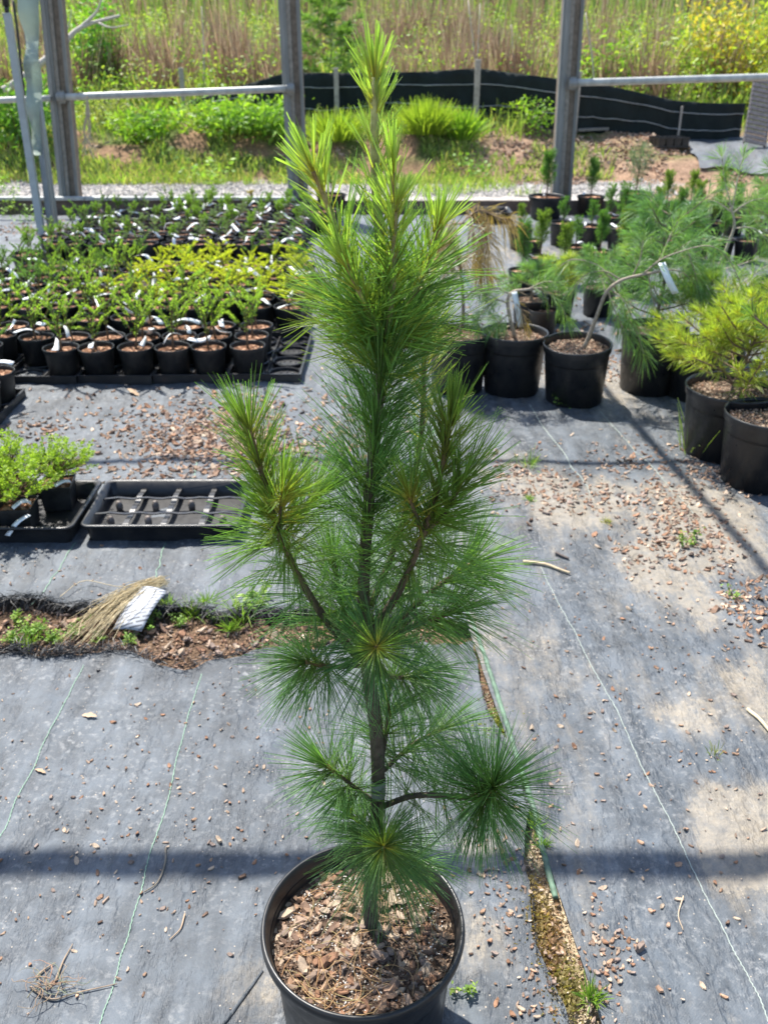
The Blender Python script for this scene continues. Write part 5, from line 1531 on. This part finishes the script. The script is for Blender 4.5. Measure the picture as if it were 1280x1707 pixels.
# ================================================================== LITTER, WEEDS AND SMALL THINGS ON THE FABRIC
def on_fab(x, y): return np.stack([x, y, fab_z(x, y)], -1)
def litter(regs, size, name, label):
    mb = MB(); O = []
    for (px, py, rx, ry, n) in regs:
        a = RNG.normal(0, .5, n) * rx + px; b = RNG.normal(0, .5, n) * ry + py
        for u, v in zip(a, b):
            q = atZ(u, v, .012); O.append((q[0], q[1]))
    O = np.array(O); O = O[(O[:, 1] < 9.5)]
    k = ~((O[:, 0] < 0) & (O[:, 1] > 2.15) & (O[:, 1] < 2.38))
    O = on_fab(O[k, 0], O[k, 1]); O[:, 2] += .003
    scatter_chips(mb, O, size * RNG.uniform(.45, 1.3, len(O)))
    o = mb.build(name, M_CHIP, smooth=False); tag(o, label, 'bark', kind='stuff')
litter([(330, 740, 130, 55, 700), (400, 720, 110, 70, 800), (250, 700, 200, 60, 300), (250, 790, 180, 25, 140), (470, 760, 120, 60, 300), (60, 715, 70, 20, 70), (560, 720, 100, 80, 200)], .032, 'bark_litter', 'reddish bark chips spilled across the fabric behind the empty tray')
litter([(930, 830, 120, 40, 260), (1130, 900, 120, 60, 420), (1250, 1010, 60, 60, 200), (1000, 610, 120, 40, 300), (1200, 790, 120, 50, 220), (1060, 770, 160, 40, 200), (860, 790, 60, 40, 120), (1110, 840, 80, 40, 160)], .024, 'bark_litter', 'bark chips drifted between the pots and the hose')
litter([(900, 1650, 60, 120, 90), (1010, 1600, 50, 110, 120), (1100, 1300, 300, 420, 260), (830, 1480, 60, 140, 110), (1060, 1000, 260, 160, 170)], .013, 'bark_litter', 'fine bark crumbs scattered over the right-hand fabric')
litter([(250, 1350, 330, 330, 300), (430, 1200, 140, 140, 60), (120, 960, 200, 50, 60)], .011, 'bark_litter', 'fine bark crumbs scattered over the left-hand fabric')
litter([(60, 385, 90, 14, 300), (1080, 520, 220, 60, 300), (900, 580, 80, 30, 200)], .04, 'bark_litter', 'coarse bark between the rows of pots')
def wall_litter():
    mb = MB(); X, Y = scat(5200, .9, 6.5, 12.2, 14.8, lambda x, y: fbm(x, y, 66) > -.3)
    scatter_chips(mb, np.stack([X, Y, terrain(X, Y) + .01], -1), .06, tilt=.4)
    tag(mb.build('bark_mulch', M_CHIP, smooth=False), 'coarse bark mulch on the ground beyond the right post', 'bark', kind='stuff')
    mb = MB(); X, Y = scat(9000, -6.5, 3.6, 11.2, 12.55)
    scatter_chips(mb, np.stack([X, Y, terrain(X, Y) + .008], -1), .035, cols=[(.5, .48, .45), (.4, .38, .36), (.58, .55, .5), (.33, .31, .3)])
    tag(mb.build('gravel', M_CHIP, smooth=False), 'pale gravel strip along the outside of the base board', 'gravel', kind='stuff')
wall_litter()
# soil strip: crumbs, bark, frayed fabric edges
mb = MB(); n = 3600
X = RNG.uniform(-2.6, .15, n); f, b = strip_front(X), strip_back(X); Y = f + (b - f) * RNG.uniform(-.03, 1.03, n)
scatter_chips(mb, np.stack([X, Y, terrain(X, Y) + .006], -1), .013, tilt=.6)
n = 260; X = RNG.uniform(-2.2, .15, n); f, b = strip_front(X), strip_back(X); Y = f + (b - f) * RNG.uniform(.05, .95, n)
scatter_chips(mb, np.stack([X, Y, terrain(X, Y) + .012], -1), .032, tilt=.4)
tag(mb.build('soil_crumbs', M_CHIP, smooth=False), 'crumbly soil and bark in the gap between the fabric sheets', 'soil', kind='stuff')
for fn, par, sgn in ((strip_front, fabA, 1), (strip_back, fabB, -1)):
    n = 7000; X = RNG.uniform(-2.2, .1, n)
    wgt = .55 + .6 * vnoise(X * 5, X * 0 + sgn, 31); keep = RNG.uniform(0, 1, n) < wgt; X = X[keep]; n = len(X)
    O = np.stack([X, fn(X) + RNG.normal(0, .008, n) - sgn * .004, fab_z(X, fn(X)) + .012 + RNG.uniform(0, .012, n)], -1)
    D = np.stack([RNG.normal(0, .9, n), sgn * np.abs(RNG.normal(.5, .5, n)), RNG.normal(.15, .5, n)], -1)
    mb = MB(); mb.needles(O, D, RNG.uniform(.015, .06, n), .0018, .3, (.012, .013, .015), (.02, .02, .022), False)
    tag(mb.build('frayed_edge', M_BLACK, par), kind='stuff')
n = 900; Yv = RNG.uniform(.4, 2.0, n); O = np.stack([sheetL1_right(Yv), Yv, fab_z(sheetL1_right(Yv), Yv) + .004], -1)
mb = MB(); mb.needles(O, np.stack([np.abs(RNG.normal(.4, .4, n)), RNG.normal(0, .8, n), RNG.normal(.1, .3, n)], -1), RNG.uniform(.005, .02, n), .0012, .2, (.012, .013, .015), (.03, .03, .03), False)
tag(mb.build('frayed_edge', M_BLACK, fabA), kind='stuff')
# gap beside the hose: sand grains, dry moss
mb = MB(); n = 2600; Yv = RNG.uniform(.55, 2.0, n); l, r_ = sheetL1_right(Yv), seam_r(Yv); X = l + (r_ - l) * RNG.uniform(0, 1.05, n)
scatter_chips(mb, np.stack([X, Yv, terrain(X, Yv) + .005], -1), .006, cols=[(.5, .4, .28), (.42, .33, .22), (.3, .2, .13), (.55, .47, .36)])
tag(mb.build('sand_grit', M_CHIP, smooth=False), 'sandy grit in the gap beside the hose', 'sand', kind='stuff')
mb = MB()
for (px, py, rx, ry, n, c) in ((900, 1560, 26, 70, 500, (.33, .25, .11)), (940, 1650, 30, 60, 600, (.30, .25, .11)), (915, 1600, 24, 90, 700, (.34, .22, .13)), (830, 1215, 40, 30, 900, (.26, .27, .06)), (880, 1500, 20, 40, 250, (.4, .3, .12)), (815, 1085, 26, 16, 260, (.3, .27, .08))):
    a = RNG.normal(0, .5, n) * rx + px; b = RNG.normal(0, .5, n) * ry + py
    O = np.array([atZ(u, v, .004) for u, v in zip(a, b)])
    mb.leaves(O + [0, 0, .004], RNG.normal(size=(n, 3)) + [0, 0, .6], .012, c, .5, .35)
tag(mb.build('dry_moss', M_LEAF), 'low yellowish weeds and moss creeping along the hose', 'moss', kind='stuff')

# hose
hp = [(772, 1010), (790, 1045), (812, 1110), (838, 1190), (868, 1290), (890, 1360), (906, 1425), (918, 1470), (926, 1498)]
P = polyline(np.array([atZ(x, y, .012) for x, y in hp]), 90); P[:, 2] = fab_z(P[:, 0], P[:, 1]) + .0 + .003 * vnoise(np.arange(90) * .12, np.zeros(90), 8)
mb = MB(); mb.tube(P - P[0], .0068 * (1 + .1 * vnoise(np.arange(90) * .3, np.zeros(90), 3)), 10)
tag(mb.build('garden_hose', M_HOSE, loc=P[0]), 'faded green garden hose half buried along the fabric seam', 'hose')
# fold of fabric running out from the pot
P = polyline(np.array([atZ(438, 1620, .014), atZ(410, 1655, .014), atZ(365, 1715, .014)]), 30); P[:, 2] = fab_z(P[:, 0], P[:, 1]) + .001
mb = MB(); mb.tube(P, np.linspace(.0025, .005, 30), 8, (0, 0, 0)); mb.build('fold', M_FABRIC, fabA)

# single chips, leaves, pebbles, twigs
rr3 = random.Random(8)
def bit(px, py, s, k, label, name='bark_chip', group=None, cat='bark chip', mesh=None, zs=1.0):
    q = atZ(px, py, .012); z = float(fab_z(np.array(q[0]), np.array(q[1])))
    o = inst(name, mesh or CHIP_ME[k], None, (q[0], q[1], z + s * .1 * zs), (rr3.gauss(0, .12), rr3.gauss(0, .12), rr3.uniform(0, 6)), (s, s, s * zs))
    return tag(o, label, cat, group)
for k in range(70):
    px, py = (rr3.uniform(0, 430), rr3.uniform(1130, 1690)) if k % 2 else (rr3.uniform(960, 1270), rr3.uniform(960, 1690))
    sd_ = 'left' if k % 2 else 'right'
    lab = 'bark chip lying loose on the open fabric beside the green stitching' if k % 2 else 'bark chip lying loose on the dusty fabric beyond the hose'
    bit(px, py, rr3.uniform(.010, .024), rr3.randrange(8), lab, group='loose chips ' + ('by the green stitching' if k % 2 else 'beyond the hose'))
def leaf_mesh(c):
    mb = MB(); t = np.linspace(0, 1, 7); wv = np.sin(t * np.pi) ** .8 * (.17 + .05 * np.sin(t * 17)) + .005
    for s in (-1, 1):
        V = np.vstack([np.stack([t - .5, t * 0, .05 * np.sin(t * 4)], -1), np.stack([t - .5, s * wv, .05 * np.sin(t * 4) + .05 * wv / .3], -1)]); i = np.arange(6)
        mb.add(V, [np.stack([i, i + 1, i + 8, i + 7], -1)], c)
    return mb.mesh('dry_leaf', M_CHIP)
LEAFM = [leaf_mesh((.5, .36, .25)), leaf_mesh((.42, .3, .2))]
bit(150, 1198, .045, 0, 'large pale dry leaf on the open fabric near the stitching', 'dry_leaf', cat='leaf', mesh=LEAFM[0])
bit(68, 1290, .035, 0, 'curled dry leaf lying across the green stitching', 'dry_leaf', cat='leaf', mesh=LEAFM[1])
bit(222, 655, .09, 0, 'crumpled brown leaf in front of the carrying trays', 'dry_leaf', cat='leaf', mesh=LEAFM[1])
bit(365, 1405, .024, 5, 'rounded tan bark nugget on the fabric left of the pot', 'bark_nugget', zs=2.2)
bit(404, 1462, .024, 3, 'dark reddish bark pair lying in the purlin shadow', 'bark_nugget', zs=1.5)
bit(886, 1219, .020, 5, 'rounded pale pebble beside the hose', 'pebble', cat='pebble', zs=3)
bit(1065, 1585, .030, 7, 'dark crumbly clump on the right-hand fabric', 'soil_clump', cat='clod', zs=2.5)
bit(1048, 1018, .026, 5, 'flat pale pebble on the right-hand fabric', 'pebble', cat='pebble', zs=2)
bit(885, 872, .03, 3, 'dark bark piece by the grass tuft', 'bark_nugget', zs=1.6)
def twig(pix, r0, r1, col, label, z=.018, name='twig'):
    P = polyline(np.array([atZ(x, y, z) for x, y in pix]), 20); P[:, 2] = fab_z(P[:, 0], P[:, 1]) + r0 + .002
    mb = MB(); mb.tube(P - P[0], np.linspace(r0, r1, 20), 6, col)
    o = mb.build(name, M_WOOD, loc=P[0]); tag(o, label, 'twig')
twig([(276, 1414), (275, 1440), (262, 1470), (240, 1485)], .0022, .0014, (.2, .17, .13), 'curved grey twig crossing the purlin shadow')
twig([(872, 936), (905, 940), (930, 948), (950, 954)], .006, .004, (.5, .4, .26), 'peeled tan stick on the fabric right of the pine')
twig([(926, 922), (948, 930)], .005, .004, (.12, .1, .09), 'short dark twig above the tan stick')
twig([(1244, 1190), (1290, 1240)], .005, .004, (.52, .44, .3), 'straight tan stick at the edge of the right-hand fabric')
twig([(308, 1522), (300, 1545), (282, 1563)], .0018, .0012, (.42, .3, .2), 'thin tan twig left of the pot')
twig([(1140, 1490), (1132, 1520), (1140, 1545)], .0015, .001, (.45, .35, .25), 'fine curled twig on the right-hand fabric')
# root tangle
c = atZ(85, 1650, .02); mb = MB()
for k in range(26):
    a = rr3.uniform(0, 6.28); P = [np.array([rr3.gauss(0, .018), rr3.gauss(0, .012), .008])]
    for t in range(5):
        a += rr3.gauss(0, .5); P.append(P[-1] + np.array([math.cos(a) * .014, math.sin(a) * .012, rr3.gauss(0, .003)])); P[-1][2] = max(.006, P[-1][2])
    mb.tube(polyline(np.array(P), 14), np.linspace(.001, .0004, 14), 4, (.3 * rr3.uniform(.6, 1.3), .22, .15), cap=False)
for pts in ([(50, 1645), (85, 1665), (125, 1655), (195, 1640)], [(92, 1635), (105, 1600), (120, 1570)], [(60, 1630), (75, 1615), (92, 1603)]):
    P = polyline(np.array([atZ(x, y, .02) for x, y in pts]), 16); P[:, 2] = fab_z(P[:, 0], P[:, 1]) + .004; mb.tube(P - c, np.linspace(.0025, .001, 16), 5, (.28, .21, .15))
tag(mb.build('root_tangle', M_WOOD, loc=c), 'dried tangle of roots lying on the open fabric', 'roots')

# printed label sheet on a bundle of straw
def label_mat():
    m, n, b, _ = new_mat('printed_label_sheet')
    oc = nt_co = N(n, 'ShaderNodeTexCoord').outputs['Generated']
    mp = N(n, 'ShaderNodeMapping', inp={'Scale': (5, 8, 1), 'Rotation': (0, 0, -.35)}); n.links.new(oc, mp.inputs[0])
    br = N(n, 'ShaderNodeTexBrick', inp={'Color1': (.1, .105, .12, 1), 'Color2': (.2, .21, .23, 1), 'Mortar': (.36, .38, .41, 1), 'Scale': 1.0, 'Mortar Size': .16, 'Brick Width': 1.7, 'Row Height': .55, 'Bias': 0.0})
    br.offset = .5
    n.links.new(mp.outputs[0], br.inputs[0])
    no = noise(n, 90, 2, .5, oc)
    f = ramp(n, no.outputs[0], [(.45, 0.0), (.55, .75)])
    n.links.new(br.outputs[0], b.inputs['Base Color'])
    b.inputs['Roughness'].default_value = .5
    return m
cor = [atZ(187, 1050, .02), atZ(236, 1053, .02), atZ(279, 986, .07), atZ(238, 977, .075)]
mb = MB(); n = 10; V = []
cc = cor[0]
for i in range(n):
    for j in range(n):
        u, v = j / (n - 1), i / (n - 1)
        q = (cor[0] * (1 - u) + cor[1] * u) * (1 - v) + (cor[3] * (1 - u) + cor[2] * u) * v
        q = q + np.array([0, 0, .012 * math.sin(v * math.pi) + .006 * math.sin(u * math.pi)]); V.append(q - cc)
mb.add(V, np.array([(i * n + j, i * n + j + 1, i * n + n + j + 1, i * n + n + j) for i in range(n - 1) for j in range(n - 1)]))
o = mb.build('label_sheet', label_mat(), loc=cc); tag(o, 'white printed label sheet lying on the straw in the soil strip', 'label sheet')
o.modifiers.new('thickness', 'SOLIDIFY').thickness = .0008
mb = MB()
for k in range(150):
    a = atZ(265 + rr3.gauss(0, 8), 968 + rr3.gauss(0, 4), .05 + rr3.uniform(-.01, .02)); b = atZ(130 + rr3.gauss(0, 22), 1062 + rr3.gauss(0, 14), .012)
    u = rr3.uniform(.5, 1.05)
    e = a + (b - a) * u; m = (a + e) / 2 + np.array([rr3.gauss(0, .01), rr3.gauss(0, .01), .02 + rr3.uniform(0, .012)])
    mb.tube(polyline(np.array([a, m, e]), 9), np.linspace(.0014, .0008, 9), 3, np.array((.62, .52, .33)) * rr3.uniform(.7, 1.2), cap=False)
for pts in ([(265, 968), (200, 978), (140, 968), (100, 995)], [(265, 970), (180, 990), (140, 1030), (130, 1060)], [(250, 980), (160, 1000), (150, 1020)]):
    P = polyline(np.array([atZ(x, y, .03) for x, y in pts]), 12); mb.tube(P, .0014, 4, (.52, .42, .26), cap=False)
tag(mb.build('straw_bundle', M_STRAW), 'bundle of dry straw-coloured grass under the label sheet', 'dry grass')

# weeds
def weed(px, py, h, n, kind, label, z=.01, cols=None):
    q = atZ(px, py, z); mb = MB()
    cols = cols or [(.2, .34, .06), (.28, .4, .08), (.15, .26, .05)]
    if kind == 'grass':
        O = RNG.normal(0, h * .12, (n, 3)) * [1, 1, 0]; D = unit(O / (h * .5) + [0, 0, .9] + RNG.normal(0, .3, (n, 3)))
        c = np.asarray(cols)[RNG.integers(0, len(cols), n)]
        mb.needles(O, D, h * RNG.uniform(.5, 1.2, n), max(.0024, h * .022), RNG.uniform(.05, .5, n), c, c, False)
    else:
        for k in range(max(4, n // 12)):
            e = np.array([rr3.gauss(0, h * .5), rr3.gauss(0, h * .5), h * rr3.uniform(.3, 1)])
            mb.tube([np.zeros(3), e * .5 + [0, 0, .004], e], .0012, 3, (.25, .3, .1), cap=False)
            O = e[None] * RNG.uniform(.4, 1.1, (12, 1)) + RNG.normal(0, h * .12, (12, 3)); O[:, 2] = np.abs(O[:, 2])
            mb.leaves(O, RNG.normal(size=(12, 3)) * .5 + [0, 0, 1], h * (.3 if h < .15 else .15), np.asarray(rr3.choice(cols)), .6)
    o = mb.build('weed', M_GRASS, loc=q); tag(o, label, 'weed')
weed(880, 780, .10, 46, 'grass', 'upright grass tuft growing through the fabric behind the pine')
weed(880, 838, .04, 120, 'grass', 'short cushion of green grass below the upright tuft')
weed(943, 678, .07, 60, 'leaf', 'tiny leafy weed at the foot of the tilted pot')
weed(1150, 755, .26, 16, 'grass', 'tall thin grass stems beside the wide black pot', cols=[(.3, .4, .12), (.25, .34, .1)])
weed(1140, 910, .06, 60, 'leaf', 'small green weed in the bark drift')
weed(1010, 876, .035, 140, 'grass', 'flat yellowish grass patch in the bark', cols=[(.34, .36, .1), (.4, .36, .14)])
weed(1190, 1262, .05, 26, 'grass', 'flattened dull green weed on the dusty fabric', cols=[(.22, .27, .13), (.32, .3, .16)])
weed(1225, 1000, .04, 50, 'leaf', 'small weed in the soil patch at the fabric edge')
weed(985, 1668, .045, 130, 'grass', 'feathery bright green tuft beside the hose end')
weed(890, 1380, .04, 90, 'grass', 'green grass along the hose under the pine branch')
weed(905, 1410, .035, 60, 'grass', 'thin grass tuft on the hose in the purlin shadow')
weed(780, 1655, .03, 30, 'leaf', 'tiny weed tucked against the foot of the pot')
for px, py, h, n, kind, lab in ((20, 1072, .03, 60, 'leaf', 'creeping weed beside the dry leaf at the strip end'), (45, 1080, .05, 40, 'grass', 'small grass tuft among the creeping weeds'), (125, 1060, .03, 60, 'leaf', 'creeping weed half under the straw ends'), (215, 1072, .03, 50, 'leaf', 'low weed at the lower edge of the label sheet'), (280, 1020, .05, 50, 'grass', 'grass tuft touching the corner of the label sheet'), (345, 1015, .06, 40, 'grass', 'second grass tuft by the frayed fabric edge'), (385, 1055, .05, 40, 'grass', 'thin grass at the torn front edge'), (60, 1060, .035, 120, 'leaf', 'creeping bright green weed in the soil strip, largest of its patch'), (90, 1072, .03, 90, 'leaf', 'creeping weed next to the straw bundle'), (250, 1045, .04, 60, 'leaf', 'leafy weed growing against the label sheet'), (320, 1030, .06, 40, 'grass', 'grass tuft in the soil strip right of the label sheet'), (300, 1045, .03, 70, 'leaf', 'low weed between the label sheet and the grass tuft'),
                                 (405, 1035, .11, 22, 'grass', 'broad-leaved grass weed in the soil strip under the pine'), (430, 1015, .06, 60, 'leaf', 'light green weed in the soil strip behind the pine'), (165, 1070, .025, 60, 'leaf', 'tiny weeds under the straw bundle'), (360, 1040, .03, 40, 'leaf', 'tiny weeds beside the broad-leaved grass'), (30, 1040, .03, 50, 'leaf', 'small weed at the far end of the soil strip')):
    weed(px, py - 4, h * 1.15, int(n * 2.2), kind, lab, -.005)
for px, py, h, lab in ((25, 360, .25, 'fresh green weed by the base board left of the bars'), (50, 372, .2, 'low green weed in the bark left of the bars'), (5, 335, .3, 'tall weed at the base board beyond the bars'), (348, 310, .45, 'lone thin conifer stalk before the base board'), (800, 300, .4, 'bright weed sprouting by the deep tray')):
    weed(px, py, h, 110, 'leaf', lab, .0, [(.16, .3, .05), (.24, .38, .06)])
